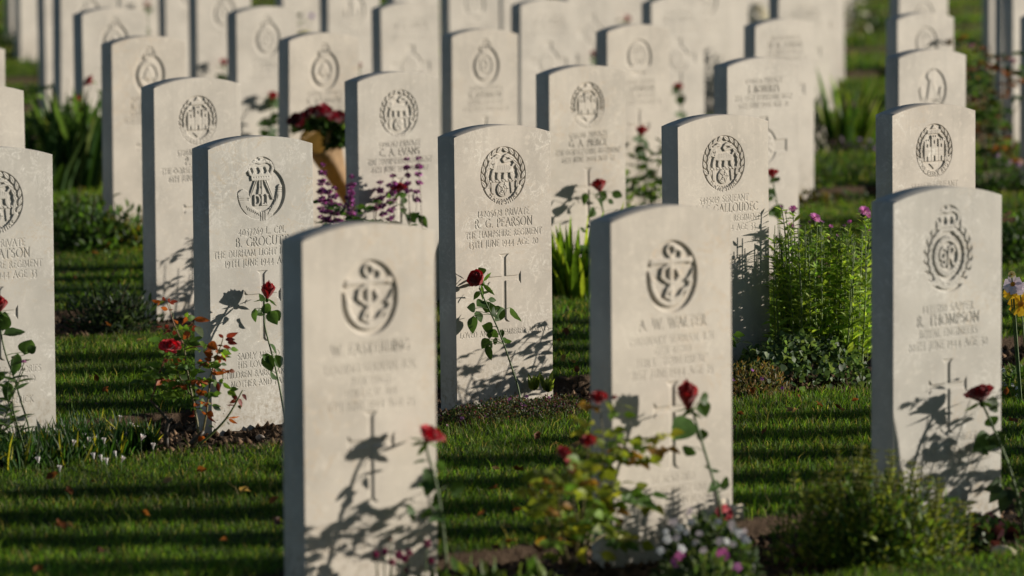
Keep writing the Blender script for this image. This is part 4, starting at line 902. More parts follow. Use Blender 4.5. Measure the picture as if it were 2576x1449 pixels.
def hero_bush():
    t = thing('rose_bush', 'rose bush with rust and green leaves and one crimson bloom by the bugle badge stone', 'rose bush', tuple(bushP))
    sb = MB(); lb = MB(); old = (.10, .075, .04); grn = (.09, .12, .03); red = (.20, .05, .035)
    def st(P, r0, r1, c): sb.tube(smooth_path([BP(*p) for p in P], 14), np.linspace(r0, r1, 14), c, 7); return P
    st([(535, 1395, 0), (520, 1270, 0), (505, 1180, 0), (480, 1020, .01), (440, 870, .01), (412, 690, .0), (395, 560, 0), (400, 500, 0)], .0042, .002, (.15, .13, .05))
    st([(385, 500, 0), (340, 420, 0), (290, 290, 0), (265, 200, 0), (240, 140, 0)], .0019, .001, (.18, .09, .04)); st([(290, 290, 0), (300, 250, .01), (275, 205, .01), (262, 150, .01)], .0014, .001, grn)
    st([(232, 1420, -.03), (235, 1330, -.03), (225, 1260, -.03), (262, 1200, -.03), (240, 1170, -.03), (160, 1080, -.03), (90, 1000, -.03)], .008, .003, (.05, .038, .028)); st([(262, 1200, -.03), (290, 1165, -.03)], .006, .004, (.05, .038, .028))
    st([(95, 1000, -.03), (120, 950, -.03), (150, 830, -.02), (190, 720, -.02), (215, 640, -.02), (250, 560, -.02)], .0024, .0014, red)
    st([(560, 1290, .01), (575, 1200, .01), (600, 1110, .01), (605, 960, .01), (630, 780, .01), (660, 650, 0), (700, 570, 0), (735, 490, 0), (742, 440, 0)], .0032, .0012, (.16, .13, .045))
    st([(450, 1400, 0), (540, 1310, 0), (560, 1285, .01)], .009, .006, (.06, .045, .03))
    st([(520, 1405, -.03), (600, 1340, -.03), (700, 1250, -.03), (790, 1150, -.03), (860, 1020, -.03), (905, 930, -.03), (915, 915, -.03)], .0042, .0014, (.12, .15, .04))
    st([(450, 960, .01), (400, 870, .02), (350, 800, .02), (325, 720, .02), (318, 640, .02), (322, 575, .02)], .002, .0012, (.09, .07, .04))
    st([(495, 1010, 0), (545, 930, 0), (600, 840, .0), (640, 760, .01)], .002, .0015, grn); st([(395, 560, 0), (440, 535, 0), (550, 522, .01), (625, 550, .02), (650, 580, .02)], .0018, .001, red)
    st([(150, 770, -.02), (110, 720, -.04), (60, 690, -.05)], .0012, .0008, grn); st([(410, 690, 0), (490, 780, 0), (560, 850, 0), (570, 930, 0)], .0014, .0009, grn)
    g, dg, ru, re, ye = (.10, .19, .03), (.055, .11, .03), RUST, MAROON, (.2, .24, .03)
    L = [(185, 130, 108, 115, 34, ru), (200, 130, 150, 150, 30, ru), (230, 120, 205, 98, 30, re), (260, 135, 270, 98, 26, re), (265, 135, 325, 122, 26, re), (250, 195, 195, 180, 26, ru), (250, 195, 300, 205, 12, ru), (215, 120, 180, 145, 30, ye), (262, 130, 300, 148, 16, re),
         (340, 300, 300, 285, 60, ru), (480, 285, 610, 292, 36, ru), (400, 280, 490, 262, 40, g), (405, 262, 425, 225, 26, LGRN), (430, 290, 370, 320, 60, ru), (470, 320, 425, 340, 50, ru), (500, 345, 560, 420, 56, (.12, .15, .08)), (470, 345, 505, 385, 40, re), (450, 400, 390, 455, 50, ru), (560, 445, 440, 470, 34, dg), (370, 380, 355, 340, 30, LGRN), (390, 350, 430, 375, 40, g),
         (250, 370, 228, 335, 30, re), (268, 400, 230, 380, 34, re), (290, 400, 325, 405, 30, re), (250, 400, 205, 410, 26, re), (190, 460, 75, 465, 34, dg), (200, 345, 145, 350, 14, re), (215, 500, 165, 540, 40, ye), (300, 450, 370, 460, 30, dg), (340, 500, 380, 480, 30, re), (350, 560, 350, 610, 50, dg),
         (430, 480, 530, 510, 44, dg), (545, 520, 560, 480, 46, LGRN), (560, 520, 605, 530, 34, g), (610, 500, 680, 545, 60, ru), (640, 570, 585, 570, 50, ru), (650, 605, 585, 590, 40, ru), (640, 650, 580, 635, 30, ru), (670, 570, 735, 575, 26, ru), (690, 650, 720, 660, 30, ru), (730, 640, 765, 660, 36, re),
         (745, 445, 702, 420, 20, re), (770, 440, 850, 415, 34, re), (760, 465, 840, 460, 26, re), (780, 490, 860, 500, 30, re), (740, 520, 805, 540, 24, re), (740, 520, 690, 515, 14, re), (720, 570, 800, 590, 36, g), (720, 590, 765, 640, 36, LGRN), (620, 690, 510, 665, 26, dg), (640, 700, 720, 690, 44, dg), (720, 680, 770, 690, 20, dg), (660, 700, 740, 780, 26, dg),
         (200, 690, 60, 690, 46, g), (180, 720, 230, 800, 80, (.05, .09, .06)), (210, 720, 320, 760, 70, g), (220, 650, 170, 640, 26, g), (280, 690, 375, 715, 34, ru), (250, 650, 215, 660, 24, re), (380, 660, 475, 675, 30, g), (340, 680, 300, 640, 26, g), (350, 780, 450, 800, 50, dg), (440, 740, 575, 750, 30, dg), (490, 720, 480, 800, 40, g), (500, 800, 570, 830, 20, g), (540, 870, 580, 880, 20, LGRN),
         (250, 850, 350, 890, 60, g), (330, 800, 350, 900, 50, (.05, .08, .02)), (240, 830, 150, 860, 30, LGRN), (245, 915, 360, 955, 60, LGRN), (250, 935, 320, 990, 50, LGRN), (210, 930, 235, 975, 34, LGRN), (170, 870, 245, 920, 24, g), (115, 970, 165, 1040, 24, LGRN), (150, 840, 130, 900, 20, dg), (340, 900, 370, 960, 46, dg),
         (600, 860, 590, 820, 20, g), (650, 830, 690, 880, 40, g), (640, 770, 760, 760, 24, ru), (690, 850, 705, 930, 26, re), (720, 815, 730, 850, 30, g), (740, 850, 810, 900, 30, g), (800, 900, 870, 905, 34, dg), (780, 925, 850, 960, 44, LGRN), (830, 950, 855, 1000, 30, LGRN), (500, 880, 450, 900, 40, ru), (520, 900, 540, 960, 40, ru), (590, 920, 560, 960, 40, ru), (480, 960, 520, 1000, 44, g), (560, 990, 540, 1060, 44, g),
         (640, 1050, 705, 1055, 22, dg), (650, 1065, 720, 1090, 30, (.05, .08, .05)), (600, 1110, 650, 1145, 40, ru), (590, 1130, 550, 1105, 16, ru), (600, 1150, 670, 1200, 14, re), (490, 1130, 440, 1150, 30, re), (500, 1120, 470, 1105, 20, re), (610, 1230, 660, 1250, 20, dg), (630, 1040, 610, 1030, 16, g),
         (870, 990, 910, 1060, 34, re), (910, 950, 950, 1000, 26, re), (905, 925, 940, 915, 14, re), (860, 1015, 805, 1030, 34, re), (850, 1045, 770, 1052, 14, re), (870, 980, 830, 980, 26, re), (880, 1050, 895, 1080, 22, (.1, .1, .04)), (790, 1160, 875, 1160, 18, ru), (790, 1170, 855, 1215, 22, ru), (790, 1165, 765, 1155, 14, ru), (770, 1190, 790, 1215, 30, (.12, .13, .09)), (560, 1340, 520, 1360, 40, ru), (550, 1330, 580, 1375, 34, ru)]
    L = [(q[0], q[1], q[0]+(q[2]-q[0])*1.12, q[1]+(q[3]-q[1])*1.12, q[4]*1.4)+tuple(q[5:]) for q in L]; leafset(lb, L, BP, GRN, jn=.5, zj=.02)
    for k in range(46):
        x, y = ((rng.uniform(120, 400), rng.uniform(560, 980)) if k % 2 else (rng.uniform(380, 660), rng.uniform(560, 1100))); a = rng.uniform(0, 6.28)
        compound(lb, sb, BP(x, y, rng.uniform(-.05, .05)), (math.cos(a), math.sin(a), .2), rng.uniform(.017, .028), (g, g, LGRN, dg, ru)[rng.integers(5)], 5)
    for k in range(60):
        yy = rng.uniform(1000, 1380); xx = 505+(1270-yy)*-.1 if k % 2 else 520+(1400-yy)*.8
        p = BP(xx if xx > 400 else 500, yy, -.0); sb.leaves([p], [rdir(1)[0]*.005], [rdir(1)[0]], .003, [[.2, .08, .03]], prof='blade', seg=2)
    sb.build('stems', M_STEM, t, bushP, True); lb.build('foliage', M_LEAF, t, bushP, True)
    hb = MB(); c = BP(278, 505, -.03)
    petals_head(hb, c-np.array([.004, -.01, .016]), (.15, -.55, .8), .019, .026, 34, .9, (.55, .006, .015), (.33, .004, .01)); hb.build('flower', M_PETAL, t, bushP, True)
hero_bush()
def rose_bush(label, base, stems, blooms, R, nleaf, size, pal, group=None, Rf=.025, spread=.06, name='rose_bush'):
    """stems: lists of 3-D points; blooms: list of (point, radius, colour)"""
    t = thing(name, label, 'rose bush', tuple(base), 0, group); sb = MB(); lb = MB(); paths = []
    for P in stems: q = smooth_path(P, 12); paths.append(q); sb.tube(q, np.linspace(.0034, .0012, 12), np.array([.12, .10, .04])*rng.uniform(.7, 1.3), 6)
    for k in range(nleaf):
        q = paths[rng.integers(len(paths))]; i = rng.integers(3, 12); c_ = pal[rng.integers(len(pal))]
        a = rng.uniform(0, 6.28); compound(lb, sb, q[i]+rng.normal(size=3)*.01, (math.cos(a), math.sin(a), rng.uniform(-.1, .6)), size*rng.uniform(.7, 1.2), c_, 5 if rng.random() < .6 else 3)
    sb.build('stems', M_STEM, t, base, True); lb.build('foliage', M_LEAF, t, base, True)
    for p, r, c_ in blooms:
        hb = MB(); petals_head(hb, np.asarray(p)-np.array([0, 0, r*.6]), (rng.normal()*.3, -.4, .8), r*.66, r*1.1, 16, .5, c_, np.array(c_)*.5); hb.build('flower', M_PETAL, t, base, True)
    return t
def V3(px, py, Y): return at_y(px, py, Y)
# bush between the two nearest anchor stones
b0 = row_pt(.62, 0, -.12, -.03); Yb = b0[1]
def src_pt(fn, x, y, dj=0): X, Y = fn(x, y); return at_y(X, Y, Yb+dj)
Zb = SRC(1300, 1500, 1.8021)
st = [[src_pt(Zb, 1770, 1420), src_pt(Zb, 1740, 1290), src_pt(Zb, 1710, 1130), src_pt(Zb, 1690, 960), src_pt(Zb, 1720, 700)],
      [src_pt(Zb, 1780, 1420), src_pt(Zb, 1880, 1250), src_pt(Zb, 1900, 1000, .05), src_pt(Zb, 1990, 850, .05), src_pt(Zb, 2010, 600, .05), src_pt(Zb, 2000, 330, .05), src_pt(Zb, 1975, 200, .05)],
      [src_pt(Zb, 1770, 1420), src_pt(Zb, 1840, 1120), src_pt(Zb, 1780, 900, -.05), src_pt(Zb, 1760, 700, -.05)],
      [src_pt(Zb, 1900, 1200), src_pt(Zb, 1990, 1000, .1), src_pt(Zb, 2060, 860, .1), src_pt(Zb, 2090, 950, .12)],
      [src_pt(Zb, 2010, 620, .05), src_pt(Zb, 2080, 600, .1), src_pt(Zb, 2180, 560, .12), src_pt(Zb, 2260, 540, .12)],
      [src_pt(Zb, 1770, 1400), src_pt(Zb, 1650, 1050, .08), src_pt(Zb, 1560, 850, .08), src_pt(Zb, 1500, 650, .08)],
      [src_pt(Zb, 1800, 1300), src_pt(Zb, 1860, 1000, -.1), src_pt(Zb, 1880, 700, -.1), src_pt(Zb, 1900, 520, -.1)],
      [src_pt(Zb, 1900, 1230), src_pt(Zb, 2000, 1150, .12), src_pt(Zb, 2150, 1120, .15)],
      [src_pt(Zb, 1740, 1380), src_pt(Zb, 1640, 1150, -.12), src_pt(Zb, 1560, 950, -.2), src_pt(Zb, 1480, 800, -.26)],
      [src_pt(Zb, 1760, 1380), src_pt(Zb, 1700, 1100, -.15), src_pt(Zb, 1680, 860, -.26), src_pt(Zb, 1640, 680, -.3)]]
bl = [(src_pt(Zb, 1970, 150, .05), .030, RED), (src_pt(Zb, 1895, 465, -.1), .028, RED), (src_pt(Zb, 1712, 545, -.05), .024, (.36, .01, .02)), (src_pt(Zb, 1785, 640, -.05), .034, RED), (src_pt(Zb, 2085, 158, .05), .010, (.25, .02, .02))]
rose_bush('blurred yellow-green rose bush with five red blooms between the two anchor badge stones', b0, st, bl, .2, 120, .034, [GRN, LGRN, (.20, .24, .03), (.27, .27, .035), (.14, .18, .025), (.24, .13, .025)])
def simple_bush(i, j, n, along, h, spread, label, nst, nleaf, pal, blooms=0, bc=RED, size=.032, group=None, br=.025):
    b = (bedpx(-i, j, n) if i < 0 else row_pt(i, j, n, -.03))+np.array([U[0], U[1], 0])*along; stems = []; tips = []
    for k in range(nst):
        a = rng.uniform(0, 6.28); r = spread*rng.uniform(.3, 1); tip = b+np.array([math.cos(a)*r, math.sin(a)*r*.7, h*rng.uniform(.65, 1.0)])
        stems.append([b+rng.normal(size=3)*np.array([.02, .02, 0]), b*.6+tip*.4+np.array([0, 0, h*.12])+rng.normal(size=3)*.02, tip]); tips.append(tip)
    return rose_bush(label, b, stems, [(tips[k]+np.array([0, 0, .01]), br*rng.uniform(.8, 1.1), bc) for k in range(blooms)], spread, nleaf, size, pal, group)
simple_bush(3.55, 1, -.32, 0, .36, .2, 'leafy green bush between the two sharp tiger badge stones, mostly hidden', 9, 70, [GRN, DGRN, LGRN])
simple_bush(2.55, 0, -.34, .0, .47, .24, 'dense leafy bush past the right edge beside the crowned badge stone', 10, 90, [GRN, DGRN, LGRN])
simple_bush(4.48, 2, -.34, .0, .46, .2, 'tall bush behind the bugle badge stone shading the castle badge stone', 9, 70, [GRN, DGRN])
simple_bush(5.5, 2, -.32, .0, .30, .18, 'bush hidden behind the sharp veined stone', 8, 40, [GRN, DGRN])
simple_bush(-140, 4, -.05, .0, .56, .22, 'tall rose bush with round red blooms against the far slabs at upper left', 9, 80, [GRN, LGRN, DGRN], 4, RED, .04, None, .036)
simple_bush(-2495, 3, -.05, 0, .78, .26, 'tall rusty leaved shrub with faint pink blooms at the upper right edge', 12, 120, [(.2, .07, .025), (.10, .07, .02), DGRN, DGRN, GRN], 3, (.5, .3, .35), .04)
simple_bush(-1650, 3, -.15, 0, .34, .16, 'dark leafy rose bush right of the curled shell badge stone', 8, 60, [GRN, DGRN, LGRN])
simple_bush(-2510, 3, -.38, 0, .2, .28, 'low purple-flowered clump on the right edge below the rusty shrub', 9, 60, [DGRN, GRN], 8, (.5, .38, .55), .03, None, .02)
simple_bush(-745, 6, -.1, 0, .62, .14, 'small shrub between distant stones with a pale purple bloom', 8, 40, [DGRN, GRN], 3, (.4, .3, .6), .04, None, .03)
# ---------------------------------------------------------------- other planting in the beds
def leafy_cloud(mb, cen, rad, n, size, pal, narrow=False, up=.5, shell=.5, var=.25, wratio=.5, floor=None):
    """n leaves spread through an ellipsoid dome, pointing out and up"""
    v = rdir(n); v[:, 2] = np.abs(v[:, 2])*1.0; r = rng.random(n)**shell
    P = np.asarray(cen)+v*r[:, None]*np.asarray(rad)
    D = v*.7+rdir(n)*.7+np.array([0, 0, up]); D /= np.linalg.norm(D, axis=1)[:, None]; D = D*(size*rng.uniform(.6, 1.25, n))[:, None]
    nn = rdir(n)*.8+np.array([0.25, -.45, .6]); pal = np.array(pal); c = pal[rng.integers(len(pal), size=n)]*np.exp(rng.normal(size=(n, 1))*var)
    mb.leaves(P, D, nn, np.linalg.norm(D, axis=1)*wratio, c, curl=rng.uniform(-.1, .4, n), fold=rng.uniform(.05, .4, n), prof='narrow' if narrow else 'ovate', seg=3)
def twigs(mb, b, rad, n, colr=(.09, .07, .04), r=.0022):
    for k in range(n):
        v = rdir(1)[0]; v[2] = abs(v[2])+.3; tip = b+v*np.asarray(rad)*.85; mb.tube(smooth_path([b+rng.normal(size=3)*[.02, .02, 0], b+(tip-b)*.5+rng.normal(size=3)*.015, tip], 6), np.linspace(r, r*.4, 6), colr, 4, False)
def shrub(label, b, rad, n, size, pal, name='shrub', group=None, narrow=False, wratio=.5, nt_=14, cat='shrub', flowers=None, shell=.5, up=.5):
    t = thing(name, label, cat, tuple(b), 0, group); lb = MB(); tb = MB()
    for k in range(5):
        o = rdir(1)[0]*np.array([.35, .35, .12])*rad; leafy_cloud(lb, b+o+[0, 0, .0], np.asarray(rad)*rng.uniform(.65, .95), n//5, size, pal, narrow, up, shell, wratio=wratio)
    twigs(tb, np.asarray(b), rad, nt_); tb.build('stems', M_STEM, t, b); lb.build('foliage', M_LEAF, t, b)
    if flowers:
        nf, fr, fc = flowers
        for k in range(nf):
            v = rdir(1)[0]; v[2] = abs(v[2])*.8+.2; v[1] = -abs(v[1]); p = np.asarray(b)+v*np.asarray(rad)*1.0; fb = MB(); daisy(fb, p, unit(v+np.array([0, -.4, .3])), fr, 6, fc); fb.build('flower', M_PETAL, t, b)
    return t
def daisy(mb, c, ax, R, n, colr, cen=(.6, .5, .1), wid=.7, cup=.15, rc=.22):
    A = frame(ax); a = np.arange(n)*2*math.pi/n+rng.normal(size=n)*.08; d = np.cos(a)[:, None]*A[0]+np.sin(a)[:, None]*A[1]
    D = (d+unit(ax)*cup)*R*rng.uniform(.85, 1.1, n)[:, None]
    mb.leaves(np.asarray(c)+d*R*.08, D, np.tile(unit(ax), (n, 1)), R*wid, np.array(colr)[None]*np.exp(rng.normal(size=(n, 1))*.12), curl=.15, fold=.1, prof='petal', seg=3)
    mb.blob(np.asarray(c)+unit(ax)*R*.06, (R*rc, R*rc, R*rc*.6), cen, ax, 6, 4)
def clump(label, b, n, L, spread, pal, wd, name='iris', cat='iris clump', group=None, lean=.35, facing=None):
    """strap leaves fanning from the ground"""
    t = thing(name, label, cat, tuple(b), 0, group); lb = MB()
    a = rng.uniform(0, 2*math.pi, n); P = np.asarray(b)+np.stack([np.cos(a)*spread*rng.random(n), np.sin(a)*spread*.6*rng.random(n), np.zeros(n)], 1)
    D = np.stack([np.cos(a)*lean, np.sin(a)*lean, np.ones(n)], 1)+rng.normal(size=(n, 3))*.12; D *= (L*rng.uniform(.5, 1.1, n))[:, None]; D[:, 2] = np.abs(D[:, 2])
    out = np.stack([np.cos(a), np.sin(a), np.full(n, -.4)], 1)
    pal = np.array(pal); c = pal[rng.integers(len(pal), size=n)]*np.exp(rng.normal(size=(n, 1))*.2)
    sidev = np.stack([-np.sin(a), np.cos(a), np.zeros(n)], 1)*.0
    lb.leaves(P, D, -out+rng.normal(size=(n, 3))*.5, wd*rng.uniform(.7, 1.2, n), c, curl=rng.uniform(-.05, .35, n), fold=.25, prof='strap', seg=6); lb.build('foliage', M_LEAF, t, b); return t
# tall pink asters between the cream tiger stone and the castle stone --------------------------------
Za = SRC(2600, 750, 1.7219)
ab = row_pt(4.62, 1, -.27, -.03); Ya = ab[1]
def A3(x, y, j=0): X, Y = Za(x, y); return at_y(X, Y, Ya+j)
t = thing('aster', 'tall green asters with magenta pink heads between the cream tiger stone and the crowned badge stone', 'aster', tuple(ab))
t['label'] = 'tall leafy asters with magenta heads right of the cream tiger badge stone'
sb = MB(); lb = MB(); heads = [(985, 150, 30), (1135, 212, 40), (1475, 168, 44), (972, 265, 24), (1190, 240, 16), (1232, 350, 20), (1375, 238, 18), (1340, 265, 15), (870, 340, 14), (1245, 270, 18), (935, 170, 14), (1035, 265, 12), (1290, 335, 14), (1505, 200, 18), (1100, 240, 16), (1188, 520, 16), (1075, 380, 12), (905, 135, 14), (1300, 440, 13), (905, 470, 12), (1510, 300, 14)]
tops = []
for k in range(88):
    x = rng.uniform(845, 1545); y = 240+abs(rng.normal())*120+abs(x-1180)*.06; j = rng.uniform(-.2, .12); bx = 1190+(x-1190)*rng.uniform(.7, .98)
    P = smooth_path([A3(bx, 1190+rng.uniform(-20, 40), j*.7), A3((bx+x)/2+rng.normal()*12, (1150+y)/2, j), A3(x, y, j)], 16); tops.append(P)
for (hx, hy, r) in heads:
    j = rng.uniform(-.06, .06); bx = 1180+(hx-1180)*.62; tops.append(smooth_path([A3(bx, 1190, j), A3((bx*.4+hx*.6), 700, j), A3(hx+rng.normal()*10, hy+120, j), A3(hx, hy+8, j)], 18))
for P in tops:
    m = len(P); sb.tube(P, np.linspace(.0026, .0012, m), np.array([.12, .17, .05])*rng.uniform(.8, 1.3), 5, False)
    nl = 40; f = rng.uniform(.04, .97, nl); idx = (f*(m-1)).astype(int); B = P[idx]; a = rng.uniform(0, 6.28, nl)
    D = np.stack([np.cos(a), np.sin(a), rng.uniform(.2, 1.1, nl)], 1); D /= np.linalg.norm(D, axis=1)[:, None]; ln = .052*(1.15-.6*f)*rng.uniform(.6, 1.2, nl)
    lb.leaves(B, D*ln[:, None], rdir(nl)*.5+np.array([0.2, -.3, .8]), ln*.26, cols(nl, (.22, .34, .05), .25, (.32, .42, .07), .3), curl=rng.uniform(0, .5, nl), fold=.3, prof='narrow', seg=3)
sb.build('stems', M_STEM, t, ab); lb.build('foliage', M_LEAF, t, ab)
for (hx, hy, r) in heads:
    p = A3(hx, hy, 0); R = r/1.7219/K*Ya/F*1.0; fb = MB(); ax = unit([rng.normal()*.3, -.5, .9])
    if r > 17:
        for q in range(3): daisy(fb, p+ax*R*.1*q, ax, R*(1-.18*q), 22, PINK, (.55, .3, .2), .16, .25+.3*q)
    else: daisy(fb, p, ax, R*.8, 10, (.35, .12, .3), (.3, .25, .1), .3, .8)
    fb.blob(p-ax*R*.45, (R*.5, R*.5, R*.5), (.07, .1, .03), ax, 7, 5); fb.build('flower', M_PETAL, t, ab)
# low round-leaved mound and dry heath at its foot ---------------------------------------------------
def mound_on(label, name, cat, pts, n, size, pal, hgt, group=None, rel=.6, narrow=False, wr=.9, kind=None, flowers=None, flc=None, flr=.006, up=.9):
    """low dome over an ellipse on the ground given by picture points (centre, half width, half depth in metres)"""
    c, a, b_ = pts; th = rng.uniform(0, 2*math.pi, n); r = np.sqrt(rng.random(n)); uu, vv = np.cos(th)*r*a, np.sin(th)*r*b_
    X = c[0]+U[0]*uu+N[0]*vv; Y = c[1]+U[1]*uu+N[1]*vv; Z = gz(X)-.03+hgt*np.sqrt(np.clip(1-r**2, 0, 1))*rng.uniform(rel, 1, n)*(1+.35*vnoise(X, Y, 18, 44))
    P = np.stack([X, Y, Z], 1); D = rdir(n)*.8+np.array([0, -.15, up]); D /= np.linalg.norm(D, axis=1)[:, None]; ln = size*rng.uniform(.6, 1.2, n)
    pal = np.array(pal); cc = pal[rng.integers(len(pal), size=n)]*np.exp(rng.normal(size=(n, 1))*.25)
    lb = MB(); lb.leaves(P, D*ln[:, None], rdir(n)*.7+np.array([.1, -.5, .7]), ln*wr, cc, curl=rng.uniform(-.1, .4, n), fold=rng.uniform(0, .3, n), prof='narrow' if narrow else 'ovate', seg=3)
    base = (c[0], c[1], gz(c[0])-.04)
    if kind: o = lb.build(name, M_LEAF, None, base); o.location = base; tag(o, kind=kind); return o, P
    t = thing(name, label, cat, base, 0, group); lb.build('foliage', M_LEAF, t, base)
    if flowers:
        for k in range(flowers):
            i = rng.integers(n); p = P[i]+np.array([0, -.01, .012]); fb = MB(); ax = unit([rng.normal()*.4, -.7, .8]); daisy(fb, p, ax, flr*rng.uniform(.8, 1.2), 5, flc, (.7, .6, .2), .9); fb.build('flower', M_PETAL, t, base)
    return t, P
mound_on('low mound of round grey-green leaves at the foot of the tall asters', 'clover', 'clover mound', (on_ground(2010, 965), .30, .12), 1500, .022, [(.07, .12, .06), (.1, .16, .06), (.05, .09, .04), (.13, .18, .07)], .17)
mound_on('dry wiry heath tuft with violet flowers left of the round-leaved mound', 'heath_tuft', 'heath', (on_ground(1888, 985), .13, .12), 1300, .018, [(.13, .12, .05), (.2, .16, .08), (.07, .09, .03), (.25, .14, .06)], .13, narrow=True, wr=.25, flowers=5, flc=(.3, .05, .4), flr=.006, rel=.2)
mound_on('tiny-leaved creeping thyme mat with maroon tips before the white-veined stone', 'thyme_mat', 'thyme', (on_ground(1320, 1040), .33, .19), 9000, .0075, [(.03, .055, .016), (.05, .085, .025), (.02, .03, .012), (.11, .03, .05), (.13, .12, .05)], .075, rel=.3, wr=.6, flowers=14, flc=(.5, .13, .4), flr=.005)
# primrose rosettes
for q, (x, y, s, lb_) in enumerate(((1343, 982, .05, 'left'), (1378, 987, .055, 'right'))):
    b = on_ground(x, y, .03); t = thing('primrose', 'small pale green leaf rosette in the thyme at the veined stone, the %s one' % lb_, 'primrose', tuple(b)); m = MB(); n = 16; a = rng.uniform(0, 6.28, n)
    D = np.stack([np.cos(a)*.6, np.sin(a)*.6, rng.uniform(.5, 1.3, n)], 1)*s*rng.uniform(.6, 1, n)[:, None]; m.leaves(np.tile(b, (n, 1)), D, rdir(n)*.3+np.array([0, -.5, .8]), s*.36, cols(n, (.2, .27, .06), .15), curl=-.2, fold=.2, seg=4); m.build('foliage', M_LEAF, t, b)
# white flower patch, lower left ---------------------------------------------------------------------
zc = on_ground(170, 1130); t = thing('white_flower_patch', 'mat of dark strap leaves with small white closed flowers at lower left', 'flower patch', tuple(zc)); lb = MB(); n = 3600
xs = rng.uniform(-90, 385, n); lo_ = 1190-(xs-0)*.135; hi_ = 1108+0*xs+np.clip(xs-250, 0, 200)*.25; ys = lo_+(hi_-lo_)*rng.random(n)
P = np.array([on_ground(x, y+4, -.02) for x, y in zip(xs, ys)]); a = rng.uniform(0, 6.28, n); D = np.stack([np.cos(a)*.55, np.sin(a)*.55, rng.uniform(.9, 1.8, n)], 1); ln = .055*rng.uniform(.5, 1.15, n)
lb.leaves(P, D*ln[:, None], rdir(n)*.8+np.array([.2, -.5, .3]), .0074*rng.uniform(.7, 1.3, n), cols(n, (.03, .075, .018), .3, (.30, .28, .03), .12), curl=rng.uniform(.1, .5, n), fold=.3, prof='strap', seg=3); lb.build('foliage', M_LEAF, t, zc)
fx = [(20, 1088), (45, 1092), (112, 1082), (156, 1073), (172, 1075), (180, 1082), (222, 1082), (295, 1058), (258, 1070), (270, 1065), (305, 1080), (313, 1087), (321, 1080), (329, 1088), (337, 1076), (345, 1097), (352, 1100), (330, 1078), (368, 1112), (395, 1098), (408, 1105), (418, 1108), (440, 1075), (455, 1070), (445, 1112), (465, 1104), (150, 1160), (376, 1180), (392, 1165)]
fx = [(12, 1096), (32, 1101), (52, 1106), (108, 1085), (112, 1094), (126, 1079), (135, 1078), (140, 1094), (165, 1085), (195, 1093), (210, 1104), (222, 1115), (245, 1110), (250, 1098), (262, 1117), (278, 1093), (283, 1088), (300, 1060), (327, 1078), (343, 1085), (355, 1108), (385, 1130), (97, 1165), (256, 1160), (268, 1168), (292, 1150), (305, 1163), (150, 1187), (236, 1155), (70, 1112), (183, 1122), (318, 1100)]
for x, y in fx:
    p = on_ground(x, y+26, 0); p = at_y(x, y, p[1]); m = MB(); ax = unit([rng.normal()*.3, -.15, 1]); A = frame(ax); k = 6
    an = np.arange(k)*math.pi/3; d = np.cos(an)[:, None]*A[0]+np.sin(an)[:, None]*A[1]; op = rng.uniform(.15, .55)
    m.leaves(p+d*.0012, (ax+d*op*.6)*.017, d, .0052, [np.array(WHITE)*rng.uniform(.85, 1.05)]*k, curl=-.15, fold=-.5, prof='petal', seg=4)
    m.tube([p+np.array([rng.normal()*.01, .0, -.07]), p-np.array([0, 0, .03]), p], .0011, (.1, .16, .04), 4); m.build('flower', M_PETAL, t, zc)
# purple spikes in the second row ---------------------------------------------------------------------
def spikes(label, key, fn, items, foot, dy=-.12):
    Yb_ = row_pt(*foot)[1]; b = row_pt(*foot); t = thing('salvia', label, 'salvia', tuple(b)); sb = MB(); lb = MB()
    for it in items:
        x, y, yb = it[:3]; j = rng.uniform(-.04, .04); p = at_y(*fn(x, y), Yb_+j); q = at_y(*fn(x+rng.normal()*25, yb), Yb_+j); q[2] = gz(q[0])-.02
        P = smooth_path([q, (p+q)/2+rng.normal(size=3)*.012, p], 14); sb.tube(P, np.linspace(.0018, .0009, 14), (.13, .08, .07), 4, False)
        L = np.linalg.norm(p-q); m = MB(); nw = it[3] if len(it) > 3 else 6
        for w_ in range(nw):
            c = p-np.array([0, 0, .030*w_+.0]); r = .018*(1-.08*w_ if w_ else .6)
            n = 24; v = rdir(n); v[:, 2] *= .6; m.leaves(c+v*.003, v*r*rng.uniform(.7, 1.3, n)[:, None], rdir(n), r*.75, cols(n, (.16, .03, .12), .35, (.45, .10, .42), .38), curl=.2, fold=.4, prof='ovate', seg=3)
        m.build('flower', M_PETAL, t, b)
        n = 10; f = rng.integers(1, 9, n); a = rng.uniform(0, 6.28, n); lb.leaves(P[f], np.stack([np.cos(a), np.sin(a), np.full(n, .3)], 1)*.03, rdir(n)*.5+np.array([0, -.4, .8]), .012, cols(n, GRN, .3), curl=.3, seg=3)
    sb.build('stems', M_STEM, t, b); lb.build('foliage', M_LEAF, t, b); return t
spikes('purple salvia spikes between the paper bouquet and the small tiger badge stone', None, Z7, [(215, 745, 1420, 5), (200, 930, 1420, 5), (275, 930, 1420, 5), (335, 970, 1420, 6), (495, 860, 1400, 5), (480, 985, 1400, 6), (455, 1060, 1400, 4), (300, 1050, 1420, 5), (240, 1120, 1420, 4), (380, 1130, 1420, 4), (510, 1150, 1400, 3), (350, 1200, 1400, 3), (265, 1190, 1400, 3)], (4.72, 2, -.12))
spikes('slender purple salvia spikes crossing the letters of the small tiger badge stone', None, Z7, [(1145, 680, 1500, 4), (1030, 690, 1500, 4), (895, 850, 1480, 6), (860, 950, 1480, 5), (1045, 920, 1500, 2), (770, 915, 1480, 3), (735, 1085, 1480, 2), (1130, 1005, 1500, 2), (800, 1060, 1480, 3)], (5.15, 2, -.26))
